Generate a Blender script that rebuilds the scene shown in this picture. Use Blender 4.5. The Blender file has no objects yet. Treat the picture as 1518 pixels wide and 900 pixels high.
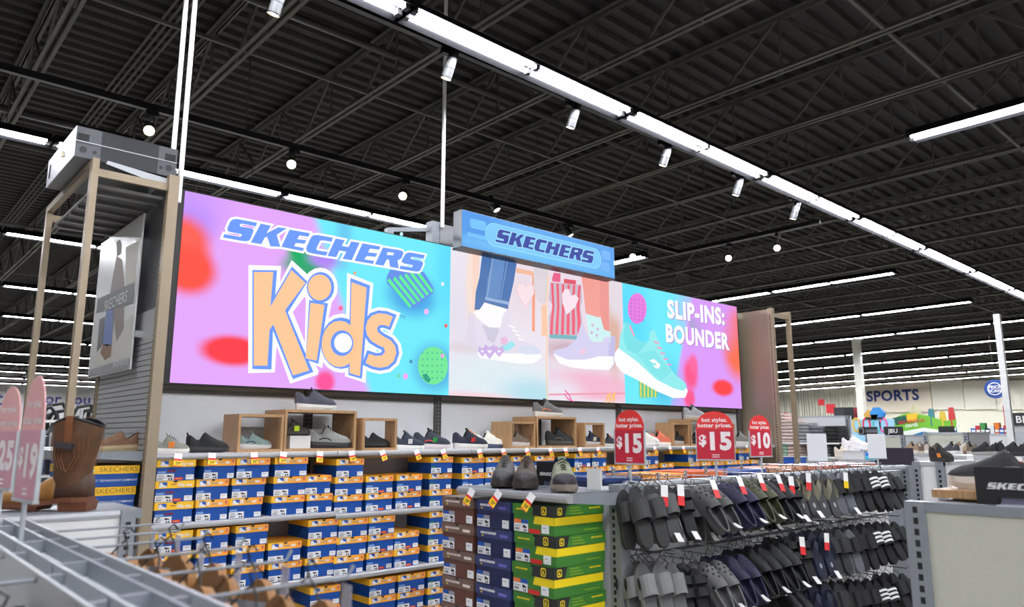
import bpy, math, random
import numpy as np
from mathutils import Vector, Matrix
from mathutils.geometry import tessellate_polygon
random.seed(7)
sc = bpy.context.scene
col = sc.collection
# ---------------------------------------------------------------- camera
FPX, EYE = 1100.0, 1.6
PITCH = math.atan(197 / FPX)
HEAD = math.atan(1243 * math.cos(PITCH) / FPX)          # angle between the view and the display wall (+X)
cam_d = bpy.data.cameras.new('camera'); cam = bpy.data.objects.new('camera', cam_d); col.objects.link(cam)
cam.location = (0, 0, EYE)
cam.rotation_euler = (math.pi / 2 + PITCH, 0, HEAD - math.pi / 2)
cam_d.sensor_width = 36; cam_d.lens = 36 * FPX / 1518
cam_d.clip_start = 0.02; cam_d.clip_end = 200
cam_d.dof.use_dof = True; cam_d.dof.focus_distance = 6.3; cam_d.dof.aperture_fstop = 3.2
sc.camera = cam
# ---------------------------------------------------------------- world and exposure
w = bpy.data.worlds.new('world'); sc.world = w; w.use_nodes = True
w.node_tree.nodes['Background'].inputs[0].default_value = (0.80, 0.84, 0.90, 1)
w.node_tree.nodes['Background'].inputs[1].default_value = 0.22
sc.view_settings.view_transform = 'Standard'; sc.view_settings.look = 'None'
sc.view_settings.exposure = 0.22; sc.view_settings.gamma = 1.0; sc.view_settings.use_curve_mapping = False
TUBE_STRENGTH = 104.0
# ---------------------------------------------------------------- helpers
_f = Vector((math.cos(HEAD), math.sin(HEAD), 0)); _r = Vector((math.sin(HEAD), -math.cos(HEAD), 0)); _z = Vector((0, 0, 1))
_fw = _f * math.cos(PITCH) + _z * math.sin(PITCH); _up = _z * math.cos(PITCH) - _f * math.sin(PITCH)
CAM = Vector((0, 0, EYE))
def ray(px, py): return _fw + _r * ((px - 759) / FPX) + _up * ((450 - py) / FPX)
def on_y(px, py, Y): r = ray(px, py); return CAM + r * (Y / r.y)       # where the sight line meets a real plane of the room
def on_x(px, py, X): r = ray(px, py); return CAM + r * (X / r.x)
def on_z(px, py, Z): r = ray(px, py); return CAM + r * ((Z - EYE) / r.z)
def at_d(px, py, D): return CAM + ray(px, py) * D
def lin(c): return tuple(((v / 255) / 12.92 if v / 255 <= 0.04045 else ((v / 255 + 0.055) / 1.055) ** 2.4) for v in c)
MATS = {}
def mat(name, c, rough=0.5, metal=0.0, emit=0.0, noise=0.0, scale=40.0, bump=0.0, alpha=1.0, stretch=None, ecol=None):
    if name in MATS: return MATS[name]
    m = bpy.data.materials.new(name); m.use_nodes = True; nt = m.node_tree; b = nt.nodes['Principled BSDF']
    L = lin(c)
    b.inputs['Base Color'].default_value = (*L, 1); b.inputs['Roughness'].default_value = rough; b.inputs['Metallic'].default_value = metal
    if emit:
        b.inputs['Base Color'].default_value = (0.02, 0.02, 0.02, 1)
        b.inputs['Specular IOR Level'].default_value = 0.1
        b.inputs['Emission Color'].default_value = (*lin(ecol or c), 1); b.inputs['Emission Strength'].default_value = emit
    if alpha < 1: b.inputs['Alpha'].default_value = alpha
    if noise or bump:
        tc = nt.nodes.new('ShaderNodeTexCoord'); n = nt.nodes.new('ShaderNodeTexNoise'); n.inputs['Scale'].default_value = scale; n.inputs['Detail'].default_value = 3
        src = tc.outputs['Object']
        if stretch:
            mp = nt.nodes.new('ShaderNodeMapping'); mp.inputs['Scale'].default_value = stretch; nt.links.new(src, mp.inputs[0]); src = mp.outputs[0]
        nt.links.new(src, n.inputs['Vector'])
        if noise:
            r = nt.nodes.new('ShaderNodeValToRGB')
            r.color_ramp.elements[0].position = 0.3; r.color_ramp.elements[1].position = 0.7
            r.color_ramp.elements[0].color = (*[max(0, v * (1 - noise)) for v in L], 1); r.color_ramp.elements[1].color = (*[min(1, v * (1 + noise)) for v in L], 1)
            nt.links.new(n.outputs['Fac'], r.inputs[0]); nt.links.new(r.outputs[0], b.inputs['Base Color'])
        if bump:
            bp = nt.nodes.new('ShaderNodeBump'); bp.inputs['Strength'].default_value = bump; bp.inputs['Distance'].default_value = 0.01
            nt.links.new(n.outputs['Fac'], bp.inputs['Height']); nt.links.new(bp.outputs[0], b.inputs['Normal'])
    MATS[name] = m; return m
SCREEN_LEVEL = 0.86
def glow(name, c, s=1.0): return mat('lit_' + name, c, emit=s * SCREEN_LEVEL)
def rgb(c, rough=0.55): return mat('paint_%02x%02x%02x' % tuple(c) + ('' if rough == 0.55 else '_%d' % int(rough * 100)), c, rough)

class MB:                                                    # mesh builder
    def __init__(s): s.v = []; s.f = []; s.mi = []; s.mats = []
    def idx(s, m):
        if m not in s.mats: s.mats.append(m)
        return s.mats.index(m)
    def add(s, v, f, m):
        o = len(s.v); s.v += [tuple(p) for p in v]; k = s.idx(m)
        for q in f: s.f.append(tuple(i + o for i in q)); s.mi.append(k)
        return s
    def box(s, x0, x1, y0, y1, z0, z1, m):
        v = [(x, y, z) for z in (z0, z1) for y in (y0, y1) for x in (x0, x1)]
        return s.add(v, [(0, 2, 3, 1), (4, 5, 7, 6), (0, 1, 5, 4), (2, 6, 7, 3), (0, 4, 6, 2), (1, 3, 7, 5)], m)
    def obox(s, M, sx, sy, sz, m):                           # box centred on matrix M
        v = [M @ Vector((x * sx / 2, y * sy / 2, z * sz / 2)) for z in (-1, 1) for y in (-1, 1) for x in (-1, 1)]
        return s.add(v, [(0, 2, 3, 1), (4, 5, 7, 6), (0, 1, 5, 4), (2, 6, 7, 3), (0, 4, 6, 2), (1, 3, 7, 5)], m)
    def bar(s, p, q, w, h, m, up=(0, 0, 1)):
        p, q = Vector(p), Vector(q); d = (q - p).normalized(); u = Vector(up)
        if abs(d.dot(u)) > 0.98: u = Vector((0, 1, 0))
        a = d.cross(u).normalized(); b = a.cross(d).normalized()
        v = [e + a * (w / 2 * i) + b * (h / 2 * j) for e in (p, q) for i, j in ((-1, -1), (1, -1), (1, 1), (-1, 1))]
        return s.add(v, [(0, 1, 2, 3), (7, 6, 5, 4), (0, 4, 5, 1), (1, 5, 6, 2), (2, 6, 7, 3), (3, 7, 4, 0)], m)
    def tube(s, pts, r, m, n=6, closed=False, caps=True):
        pts = [Vector(p) for p in pts]; rs = r if isinstance(r, (list, tuple)) else [r] * len(pts); v = []; k = len(pts)
        a = None
        for i, p in enumerate(pts):
            if closed: d = pts[(i + 1) % k] - pts[i - 1]
            else: d = pts[min(i + 1, k - 1)] - pts[max(i - 1, 0)]
            d.normalize()
            if a is None:
                a = d.cross(Vector((0, 0, 1)))
                if a.length < 0.05: a = d.cross(Vector((0, 1, 0)))
            else: a = a - d * a.dot(d)
            a.normalize(); b = d.cross(a)
            v += [p + (a * math.cos(t * 2 * math.pi / n) + b * math.sin(t * 2 * math.pi / n)) * rs[i] for t in range(n)]
        f = []
        for i in range(k if closed else k - 1):
            j = (i + 1) % k
            for t in range(n): f.append((i * n + t, j * n + t, j * n + (t + 1) % n, i * n + (t + 1) % n))
        if caps and not closed: f += [tuple(range(n)), tuple(range((k - 1) * n, k * n))]
        return s.add(v, f, m)
    def loft(s, rings, m, cap=True, close=True):
        n = len(rings[0]); v = [p for r in rings for p in r]; f = []
        for i in range(len(rings) - 1):
            for t in range(n if close else n - 1):
                f.append((i * n + t, (i + 1) * n + t, (i + 1) * n + (t + 1) % n, i * n + (t + 1) % n))
        if cap: f += [tuple(range(n)), tuple(range((len(rings) - 1) * n, len(rings) * n))]
        return s.add(v, f, m)
    def flat(s, poly, fn, m, holes=()):                      # filled 2-D polygon laid on a surface by fn(u, v)
        loops = [[Vector((p[0], p[1], 0)) for p in poly]] + [[Vector((p[0], p[1], 0)) for p in h] for h in holes]
        allp = [p for l in loops for p in l]
        return s.add([fn(p.x, p.y) for p in allp], [tuple(t) for t in tessellate_polygon(loops)], m)
    def slab(s, poly, fn, d, m, m2=None, holes=()):          # the same with thickness: fn(u, v, w)
        s.flat(poly, lambda u, v: fn(u, v, 0), m, holes); s.flat(poly, lambda u, v: fn(u, v, d), m2 or m, holes)
        for l in [poly] + list(holes):
            n = len(l); v = [fn(p[0], p[1], 0) for p in l] + [fn(p[0], p[1], d) for p in l]
            s.add(v, [(i, (i + 1) % n, n + (i + 1) % n, n + i) for i in range(n)], m2 or m)
        return s
    def text(s, t, fn, m, size=1.0, bold=0.0, shear=0.0, sx=1.0, align='CENTER', depth=0.0):
        V, F = text_mesh(t, bold, shear, align)
        return s.add([fn(p[0] * size * sx, p[1] * size) for p in V], F, m)
    def mesh(s, name, smooth=False):
        me = bpy.data.meshes.new(name); me.from_pydata(s.v, [], s.f)
        for m in s.mats: me.materials.append(m)
        me.polygons.foreach_set('material_index', s.mi)
        if smooth: me.polygons.foreach_set('use_smooth', [True] * len(s.f))
        me.update(); return me
    def build(s, name, parent=None, smooth=False, world=False, fix=False):
        if world and parent is not None:                     # built in room coordinates, stored in the parent's
            M = Matrix.Identity(4); p = parent
            while p is not None: M = p.matrix_basis @ M; p = p.parent
            Mi = M.inverted(); s.v = [tuple(Mi @ Vector(q)) for q in s.v]
        me = s.mesh(name, smooth)
        if fix:
            import bmesh
            bm = bmesh.new(); bm.from_mesh(me); bmesh.ops.recalc_face_normals(bm, faces=bm.faces); bm.to_mesh(me); bm.free()
        o = bpy.data.objects.new(name, me); col.objects.link(o)
        if parent is not None: o.parent = parent
        return o
_tx = {}
def text_mesh(t, bold, shear, align):
    k = (t, bold, shear, align)
    if k not in _tx:
        c = bpy.data.curves.new('lettering', 'FONT'); c.body = t; c.size = 1.0; c.offset = bold; c.shear = shear; c.align_x = align; c.space_character = 1.0 + bold * 2.2; c.fill_mode = 'FRONT'; c.resolution_u = 3
        o = bpy.data.objects.new('lettering', c); col.objects.link(o)
        dg = bpy.context.evaluated_depsgraph_get(); me = bpy.data.meshes.new_from_object(o.evaluated_get(dg))
        _tx[k] = ([tuple(v.co[:2]) for v in me.vertices], [tuple(p.vertices) for p in me.polygons])
        bpy.data.objects.remove(o); bpy.data.curves.remove(c); bpy.data.meshes.remove(me)
    return _tx[k]
def tag(o, label=None, cat=None, group=None, kind=None):
    if label: o['label'] = label
    if cat: o['category'] = cat
    if group: o['group'] = group
    if kind: o['kind'] = kind
    return o
def thing(name, label, cat, loc=(0, 0, 0), rz=0.0, group=None):
    o = bpy.data.objects.new(name, None); col.objects.link(o); o.location = loc; o.rotation_euler = (0, 0, rz); o.empty_display_size = 0.1
    o.matrix_basis = Matrix.LocRotScale(Vector(loc), Matrix.Rotation(rz, 3, 'Z'), None)
    return tag(o, label, cat, group)
KIDS = {}
def put(o, parent): o.parent = parent; return o
def copy_tree(o, parent=None):
    c = o.copy(); col.objects.link(c); c.parent = parent
    for ch in o.children: copy_tree(ch, c)
    return c
def place(o, M, label=None, group=None):
    o.matrix_basis = M
    if label: o['label'] = label
    if group: o['group'] = group
    return o
def inst(me, name, parent, loc=(0, 0, 0), rz=0.0):
    o = bpy.data.objects.new(name, me); col.objects.link(o); o.parent = parent; o.location = loc; o.rotation_euler = (0, 0, rz); return o
def ell(cx, cy, rx, ry, n=20, a0=0.0, a1=2 * math.pi):
    full = abs(a1 - a0) > 6.28; k = n if full else n - 1
    return [(cx + rx * math.cos(a0 + (a1 - a0) * i / k), cy + ry * math.sin(a0 + (a1 - a0) * i / k)) for i in range(n)]
def rrect(x0, y0, x1, y1, r, n=4):
    o = []
    for cx, cy, a in ((x1 - r, y1 - r, 0), (x0 + r, y1 - r, 90), (x0 + r, y0 + r, 180), (x1 - r, y0 + r, 270)):
        o += [(cx + r * math.cos(math.radians(a + 90 * i / n)), cy + r * math.sin(math.radians(a + 90 * i / n))) for i in range(n + 1)]
    return o
def grow(poly, d):                                           # offset of a closed polygon
    A = sum(poly[i][0] * poly[(i + 1) % len(poly)][1] - poly[(i + 1) % len(poly)][0] * poly[i][1] for i in range(len(poly)))
    sgn = 1 if A > 0 else -1; o = []
    for i, p in enumerate(poly):
        a = Vector(poly[i - 1]); b = Vector(p); c = Vector(poly[(i + 1) % len(poly)])
        d1 = (b - a).normalized(); d2 = (c - b).normalized(); n1 = Vector((d1.y, -d1.x)); n2 = Vector((d2.y, -d2.x)); n = n1 + n2
        if n.length < 1e-4: n = n1
        n.normalize(); k = d * sgn / max(0.5, n.dot(n1)); o.append((b.x + n.x * k, b.y + n.y * k))
    return o
ORD = ['first', 'second', 'third', 'fourth', 'fifth', 'sixth', 'seventh', 'eighth', 'ninth', 'tenth', 'eleventh', 'twelfth', 'thirteenth', 'fourteenth', 'fifteenth', 'sixteenth', 'seventeenth', 'eighteenth', 'nineteenth', 'twentieth', 'twenty-first', 'twenty-second', 'twenty-third', 'twenty-fourth', 'twenty-fifth', 'twenty-sixth', 'twenty-seventh', 'twenty-eighth']
# ---------------------------------------------------------------- materials
DECK = mat('deck_paint', (35, 34, 30), 0.75, noise=0.12, scale=3)
JOIST = mat('joist_paint', (80, 77, 69), 0.6)
BLACK = mat('black_satin', (16, 16, 17), 0.4)
BLACKMATT = mat('black_matt', (20, 20, 21), 0.7)
GREYMETAL = mat('grey_powder_coat', (134, 139, 145), 0.42, 0.15, noise=0.03, scale=30)
LIGHTMETAL = mat('pale_powder_coat', (176, 180, 184), 0.4, 0.1)
TAN = mat('tan_powder_coat', (152, 136, 114), 0.42, 0.25, noise=0.03, scale=30)
TANPANEL = mat('tan_panel', (140, 126, 108), 0.35, 0.3)
PANEL = mat('pale_grey_panel', (212, 213, 214), 0.55)
WHITEPANEL = mat('white_panel', (218, 218, 216), 0.5)
CREAMPANEL = mat('cream_panel', (186, 186, 172), 0.6, noise=0.02, scale=60)
DARKPANEL = mat('dark_ledge', (84, 80, 76), 0.5)
WHITE = mat('white_paint', (232, 232, 230), 0.4)
REFLECTOR = mat('dark_reflector', (30, 30, 32), 0.8); REFLECTOR.node_tree.nodes['Principled BSDF'].inputs['Specular IOR Level'].default_value = 0.05
TUBE = mat('fluorescent_tube', (245, 248, 255), emit=TUBE_STRENGTH)
WOOD = mat('oak_laminate', (170, 132, 92), 0.45, noise=0.22, scale=14, stretch=(9, 9, 0.5))
CHROME = mat('chrome', (190, 192, 196), 0.25, 0.9)
# ================================================================ the building
XFAR, YFAR, ZDECK = 49.0, 52.0, 5.62
FLOOR = mat('vinyl_tile', (176, 172, 164), 0.3, noise=0.05, scale=1.5)
tag(MB().box(-9, XFAR, -8, YFAR, -0.1, 0, FLOOR).build('floor'), 'pale vinyl floor of the store', kind='structure')
# corrugated roof deck: ribs run along the display wall
b = MB(); per = 0.195; prof = []
y = -6.0
while y < YFAR:
    prof += [(y, 0), (y + 0.075, 0), (y + 0.10, 0.045), (y + 0.17, 0.045)]; y += per
n = len(prof)
b.add([(x, p[0], ZDECK + p[1]) for x in (-9, XFAR) for p in prof], [(i, i + 1, n + i + 1, n + i) for i in range(n - 1)], DECK)
b.box(-9, XFAR, -6, YFAR, ZDECK + 0.05, ZDECK + 0.1, DECK)
ceiling = tag(b.build('ceiling'), 'dark corrugated metal roof deck on open-web joists', kind='structure')
# open-web joists, one shared mesh
b = MB(); y0, y1 = -4.0, YFAR - 0.1; zb, zt = 5.0, 5.575
for s in (-1, 1):
    for z, dz in ((zb, 0.055), (zt, -0.05)):
        b.box(s * 0.022 - 0.03 if s < 0 else 0.012, -0.012 if s < 0 else 0.052, y0, y1, min(z, z + dz * 0.18), max(z, z + dz * 0.18), JOIST)
        b.box(s * 0.014 - 0.004, s * 0.014 + 0.004, y0, y1, min(z, z + dz), max(z, z + dz), JOIST)
y = y0
while y < y1 - 1.3:
    b.bar((0, y, zb), (0, y + 0.65, zt), 0.022, 0.03, JOIST); b.bar((0, y + 0.65, zt), (0, y + 1.3, zb), 0.022, 0.03, JOIST)
    b.bar((0, y + 0.65, zb), (0, y + 0.65, zt), 0.018, 0.02, JOIST); y += 1.3
jm = b.mesh('joist')
for k in range(-6, 36): inst(jm, 'joist', ceiling, (1.03 + 1.31 * k, 0, 0))
# bridging angles, sprinkler pipe, conduits
DARKPIPE = mat('dark_pipe', (62, 60, 56), 0.5)
for yy, zz in ((2.2, 5.02), (6.2, 5.02), (10.2, 5.02), (14.2, 5.02), (18.5, 5.02), (23, 5.02), (30, 5.02), (37, 5.02)):
    MB().bar((-8, yy, zz), (XFAR - 1, yy, zz), 0.03, 0.03, JOIST).build('bridging_angle', ceiling)
for yy, zz, r in ((5.75, 5.25, 0.035), (9.7, 5.25, 0.05)):
    MB().tube([(-8, yy, zz), (XFAR - 2, yy, zz)], r, DARKPIPE, 8).build('sprinkler_pipe', ceiling, True)
for k in range(4):
    MB().tube([(1.85 + 0.06 * k, -3, 5.5), (1.85 + 0.06 * k, 34, 5.5)], 0.014, JOIST, 6).build('conduit', ceiling, True)
# walls
WALLC = mat('cream_wall', (240, 237, 216), 0.7); WALLP = mat('sign_board_wood', (214, 198, 174), 0.6, noise=0.05, scale=6, stretch=(1, 6, 1))
b = MB(); b.box(XFAR, XFAR + 0.2, -10, YFAR, 0, 5.7, WALLC); wall_right = tag(b.build('wall_right'), 'cream far wall of the sports department', kind='structure')
b = MB(); b.box(-9, XFAR, YFAR, YFAR + 0.2, 0, 5.7, WHITEPANEL); wall_back = tag(b.build('wall_back'), 'white back wall under the light rows', kind='structure')
b = MB(); b.box(-9.2, -9, -8, YFAR, 0, 5.7, WHITEPANEL); tag(b.build('wall_left'), 'pale side wall of the store', kind='structure')
b = MB(); b.box(-9, XFAR, -8.2, -8, 0, 5.7, WHITEPANEL); tag(b.build('wall_front'), 'pale front wall behind the photographer', kind='structure')
# steel column in the sports department
p = on_z(1287, 640, 1.65)
def column(px, X, wpx, label):
    p = on_x(px, 600, X); t = thing('steel_column', label, 'column', (X, p.y, 0)); d = (p - CAM).dot(_fw); h = wpx * d / FPX / 1.35
    MB().box(-h / 2, h / 2, -h / 2, h / 2, 0, 5.0, mat('column_paint', (226, 226, 214), 0.5)).build('shaft', t)
    MB().box(-h * .8, h * .8, -h * .8, h * .8, 4.9, 5.02, mat('column_paint', (0, 0, 0))).build('cap_plate', t)
    MB().box(-h * .6, h * .6, -h * .6, h * .6, 0, 0.3, BLACKMATT).build('base_guard', t)
column(1277, 26.0, 13, 'cream square steel column left of the sports lettering')
# ---------------------------------------------------------------- fluorescent fixtures
FL = 2.48
LAMPH = mat('lampholder_grey', (52, 52, 54), 0.6)
LHP = [(-0.075, 0.0), (-0.025, 0.0), (-0.025, 0.035), (0.025, 0.035), (0.025, 0.0), (0.075, 0.0), (0.075, 0.047), (-0.075, 0.047)]
def fixture_parts():
    t = thing('fluorescent_fixture', 'x', 'ceiling light')
    b = MB()                                                  # white channel with sloping reflector wings
    pr = [(-0.13, 0.0), (-0.055, 0.055), (-0.05, 0.1), (0.05, 0.1), (0.055, 0.055), (0.13, 0.0), (0.127, 0.012), (0.045, 0.05), (-0.045, 0.05), (-0.127, 0.012)]
    b.loft([[(x, q[0], q[1]) for q in pr] for x in (0.012, FL - 0.012)], REFLECTOR)
    b.build('housing', t)
    for yy in (-0.05, 0.05):
        for x in (0.0, FL / 2):
            MB().tube([(x + 0.04, yy, 0.022), (x + FL / 2 - 0.04, yy, 0.022)], 0.0165, TUBE, 8).build('lamp_tube', t, True)
    for x in (0.034, FL / 2, FL - 0.034):
        MB().loft([[(x - 0.02, yy, zz) for yy, zz in LHP], [(x + 0.02, yy, zz) for yy, zz in LHP]], LAMPH).build('lampholder', t)
    for x in (0.4, FL - 0.4):
        MB().tube([(x, 0, 0.1), (x, 0, 1.06)], 0.004, DARKPIPE, 4).build('hanger_rod', t)
    return t
fix0 = fixture_parts(); fix_used = [False]
def fixture(p, q, label, group):
    o = fix0 if not fix_used[0] else copy_tree(fix0); fix_used[0] = True
    p, q = Vector(p), Vector(q); d = (q - p).normalized(); yv = Vector((0, 0, 1)).cross(d).normalized(); zv = d.cross(yv)
    M = Matrix((d, yv, zv)).transposed().to_4x4(); M.translation = p
    o.matrix_basis = M; o['label'] = label; o['group'] = group
# main row over the aisle, in front of the display wall
a = Vector((2.674 - 2 * FL * 1.005, 4.0, 4.53)); d = Vector((1, 0.013, 0)).normalized()
for k in range(9):
    fixture(a + d * FL * k, a + d * FL * (k + 1), 'twin-tube fluorescent fixture, %s from the left in the long row above the aisle' % ORD[k], 'long light row above the aisle')
# rows behind the display wall, parallel to it
ROWN = ['just behind the grey box', 'second back behind the display wall', 'third back behind the display wall', 'fourth back behind the display wall', 'fifth back behind the display wall', 'sixth back behind the display wall', 'seventh back behind the display wall', 'eighth back behind the display wall', 'ninth back behind the display wall', 'last before the far left wall']
for r, (yy, zz, x0, nn) in enumerate(((8.47, 4.53, -1.18, 3), (12.85, 4.53, -1.0, 5), (17.3, 4.50, -0.4, 5), (21.7, 4.50, 0.2, 5), (26.1, 4.42, 0.6, 6), (30.5, 4.40, 1.2, 5), (34.9, 4.40, 3.0, 3), (39.3, 4.40, 3.6, 3), (43.7, 4.40, 4.2, 3), (48.1, 4.40, 4.8, 3))):
    for k in range(nn):
        x = x0 + k * FL
        fixture((x, yy, zz), (x + FL, yy, zz), 'twin-tube fixture in the light row %s, %s from the left' % (ROWN[r], ORD[k]), 'light rows behind the display wall')
# rows of the next department, square to the others
q = on_z(958, 381, 4.53); fixture((q.x, q.y, 4.53), (q.x, q.y + FL, 4.53), 'fluorescent fixture whose end shows beside the blue lightbox', 'light rows of the next department')
q = on_z(1345, 209, 4.53)
for k in range(2): fixture((q.x, q.y - FL * k, 4.53), (q.x, q.y - FL * (k + 1), 4.53), ['short-ended fluorescent fixture hanging at the upper right with a cable to it', 'fluorescent fixture continuing the upper right row out of the frame'][k], 'light rows of the next department')
RR = [(14.17, 4.53, 4.55, 5.19, 2), (18.6, 4.51, 4.56, 5.25, 3), (22.9, 4.47, 4.62, 3.6, 5), (27.3, 4.44, 4.66, 4.6, 5), (31.6, 4.42, 4.70, 5.0, 6), (36.0, 4.39, 4.71, 5.9, 7), (40.2, 4.36, 4.75, 7.0, 7), (44.6, 4.35, 4.78, 7.7, 8)]
for r, (xx, zl, zr, ys, nn) in enumerate(RR):                 # zl far end, zr near end: the roof falls to the left
    ye = ys + nn * FL
    for k in range(nn):
        za = zr + (zl - zr) * k / nn; zb2 = zr + (zl - zr) * (k + 1) / nn
        fixture((xx, ys + FL * k, za), (xx, ys + FL * (k + 1), zb2), 'fluorescent fixture, %s from the right in the %s light row beyond the screen' % (ORD[k], ORD[r]), 'light rows of the next department')
# rows over the part of the shop behind the photographer
for r, yy in enumerate((-0.4, -4.8)):
    for k in range(4):
        fixture((-4 + FL * k, yy, 4.53), (-4 + FL * (k + 1), yy, 4.53), 'twin-tube fixture above the %s aisle behind the camera, %s from the left' % (['near', 'far'][r], ORD[k]), 'light rows behind the camera')
# power cable to the upper right fixture
b = MB(); P = [on_x(*p, q.x) for p in ((1337, 32), (1341, 90), (1346, 140), (1357, 160), (1362, 178))]
tag(b.tube(P, 0.012, mat('cable_grey', (96, 94, 88), 0.5), 6).build('power_cable', None, True), 'grey power cable looping down to the upper right light fixture', 'cable')
# ---------------------------------------------------------------- track lighting
for nm, p, q2, lb in (('lighting_track', (-6, 4.40, 4.66), (9.75, 4.40, 4.66), 'black lighting track behind the long light row'),
                  ('lighting_track', (-6, 6.8, 4.5), (9.69, 6.8, 4.5), 'black lighting track running behind the screen wall'),
                  ('lighting_track', (9.69, 6.8, 4.5), (9.69, 4.47, 4.5), 'short black lighting track turning towards the long light row')):
    t = thing(nm, lb, 'lighting track', p, 0, 'black lighting tracks'); d = Vector(q2) - Vector(p)
    MB().bar((0, 0, 0), d, 0.05, 0.06, BLACK).build('rail', t)
    for f in (0.03, 0.3, 0.55, 0.8, 0.97): MB().tube([d * f, d * f + Vector((0, 0, 5.61 - p[2]))], 0.006, DARKPIPE, 5).build('hanger_rod', t)
LAMP = mat('warm_spot_lens', (255, 236, 205), emit=30, ecol=(255, 226, 180))
LAMPSOFT = mat('spot_lens_edge', (255, 250, 240), emit=4, ecol=(255, 244, 225))
CANGREY = mat('can_grey', (84, 85, 87), 0.4, 0.1)
def spot(loc, aim, body, lens, ztrack, label, L=0.17, r=0.042):
    t = thing('track_spotlight', label, 'spotlight', loc, 0, 'spotlights on the black tracks')
    a = Vector(aim).normalized(); b = MB(); b.tube([-a * L, -a * 0.012], r, body, 14); b.tube([-a * 0.012, Vector((0, 0, 0))], r * 1.02, BLACK, 14, caps=False); b.build('can', t)
    MB().tube([-a * L * 0.52, -a * (L * 0.52 - 0.006)], r * 1.03, BLACK, 14).build('seam_ring', t)
    MB().tube([-a * (L + 0.07), -a * L], r * 0.95, BLACK, 12).build('heat_sink', t)
    MB().tube([-a * 0.010, -a * 0.004], r * 0.86, lens, 14).build('lens', t)
    top = -a * (L + 0.03); zt_ = ztrack - loc[2]; MB().tube([top, (top.x * .4, 0, zt_ - 0.06), (top.x * .4, 0, zt_ - 0.03)], 0.012, BLACK, 6).build('stem', t); MB().box(top.x * .4 - 0.05, top.x * .4 + 0.05, -0.02, 0.02, zt_ - 0.075, zt_ - 0.03, BLACK).build('track_adapter', t)
for k, px in enumerate(((405, 22), (661, 117), (845, 190), (982, 246), (1090, 290), (1175, 325))):
    p = on_y(*px, 4.40); spot(p, (-0.12, 0.35, -1), CANGREY, LAMPSOFT if k > 1 else LAMP, 4.66, 'grey can spotlight, %s from the left under the long light row' % ORD[k])
for k, px in enumerate(((221, 194), (432, 244), (597, 291), (737, 312), (846, 350), (938, 381))):
    p = on_y(*px, 6.8); aim = (CAM - p).normalized() + Vector((0, 0, -0.25)) if k in (0, 1, 2, 5) else Vector((0.3, -0.5, -1))
    spot(p, aim, BLACK, LAMP if k in (0, 1, 2, 5) else LAMPSOFT, 4.5, 'black track spotlight, %s from the left behind the screen wall' % ORD[k], 0.14, 0.05)
for k, px in enumerate(((1080, 383), (1152, 368))):
    p = on_x(*px, 9.69); spot(p, (CAM - p).normalized() + Vector((0, 0, -0.25)), BLACK, LAMP, 4.5, 'black spotlight on the short track, %s of two above the right end of the screen' % ['left', 'right'][k], 0.14, 0.05)
# white suspension poles
for k, (x, yy, z0) in enumerate(((1.40, 4.80, 3.2), (1.438, 4.74, 3.05), (3.745, 5.08, 3.4))):
    tag(MB().box(x - 0.012, x + 0.012, yy - 0.012, yy + 0.012, z0, 5.6, WHITE).build('suspension_pole'), ['white pole rising behind the grey box, left of its twin', 'white pole with bolted foot bracket at the screen corner', 'white pole rising behind the blue lightbox'][k], 'pole', 'white suspension poles')
# ================================================================ display wall with the LED screen
YP = 5.12                                                    # back panel plane of the shoe wall
XL, XR, YF, ZTOP = 1.36, 8.48, 4.62, 3.17
SECT = [1.40 + i * (8.44 - 1.40) / 6 for i in range(7)]
UPPERP = mat('taupe_panel', (150, 142, 132), 0.5)
def slots(b, x, y, z0, z1, step=0.032, w=0.007, h=0.018, face='y'):
    z = z0 + 0.02
    while z < z1 - 0.02:
        if face == 'y': b.add([(x - w, y, z), (x + w, y, z), (x + w, y, z + h), (x - w, y, z + h)], [(0, 1, 2, 3)], BLACKMATT)
        else: b.add([(x, y - w, z), (x, y + w, z), (x, y + w, z + h), (x, y - w, z + h)], [(0, 1, 2, 3)], BLACKMATT)
        z += step
wall = thing('shoe_display_wall', 'long grey shoe display wall with tan ends under the LED screen', 'display wall', (4.92, 5.245, 0))
for i in range(6):
    x0, x1 = SECT[i] + 0.03, SECT[i + 1] - 0.03
    MB().box(x0, x1, YP, YP + 0.02, 0.1, 1.878, PANEL).build('back_panel', wall, world=True)
    MB().box(x0, x1, YP, YP + 0.02, 1.903, 3.12, UPPERP).build('upper_panel', wall, world=True)
    MB().box(x0, x1, YP - 0.012, YP, 1.878, 1.903, DARKPANEL).build('ledge_rail', wall, world=True)
for i in range(7):
    b = MB(); x = min(max(SECT[i], 1.43), 8.41); b.box(x - 0.03, x + 0.03, YP - 0.03, YP + 0.03, 0.1, 3.1, DARKPANEL)
    if 0 < i < 6:
        for dx in (-0.016, 0.016): slots(b, x + dx, YP - 0.0305, 0.7, 1.93, 0.03)
    b.build('upright', wall, world=True)
MB().box(XL + 0.04, XR - 0.04, YP + 0.02, 5.6, 0, 0.1, BLACKMATT).build('base', wall, world=True)
MB().box(XL + 0.04, XR - 0.04, 4.68, YP + 0.02, 0, 0.16, GREYMETAL).build('kick_deck', wall, world=True)
MB().box(XL + 0.04, XR - 0.04, 5.86, 5.88, 0.1, 3.1, PANEL).build('rear_panel', wall, world=True)
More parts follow.
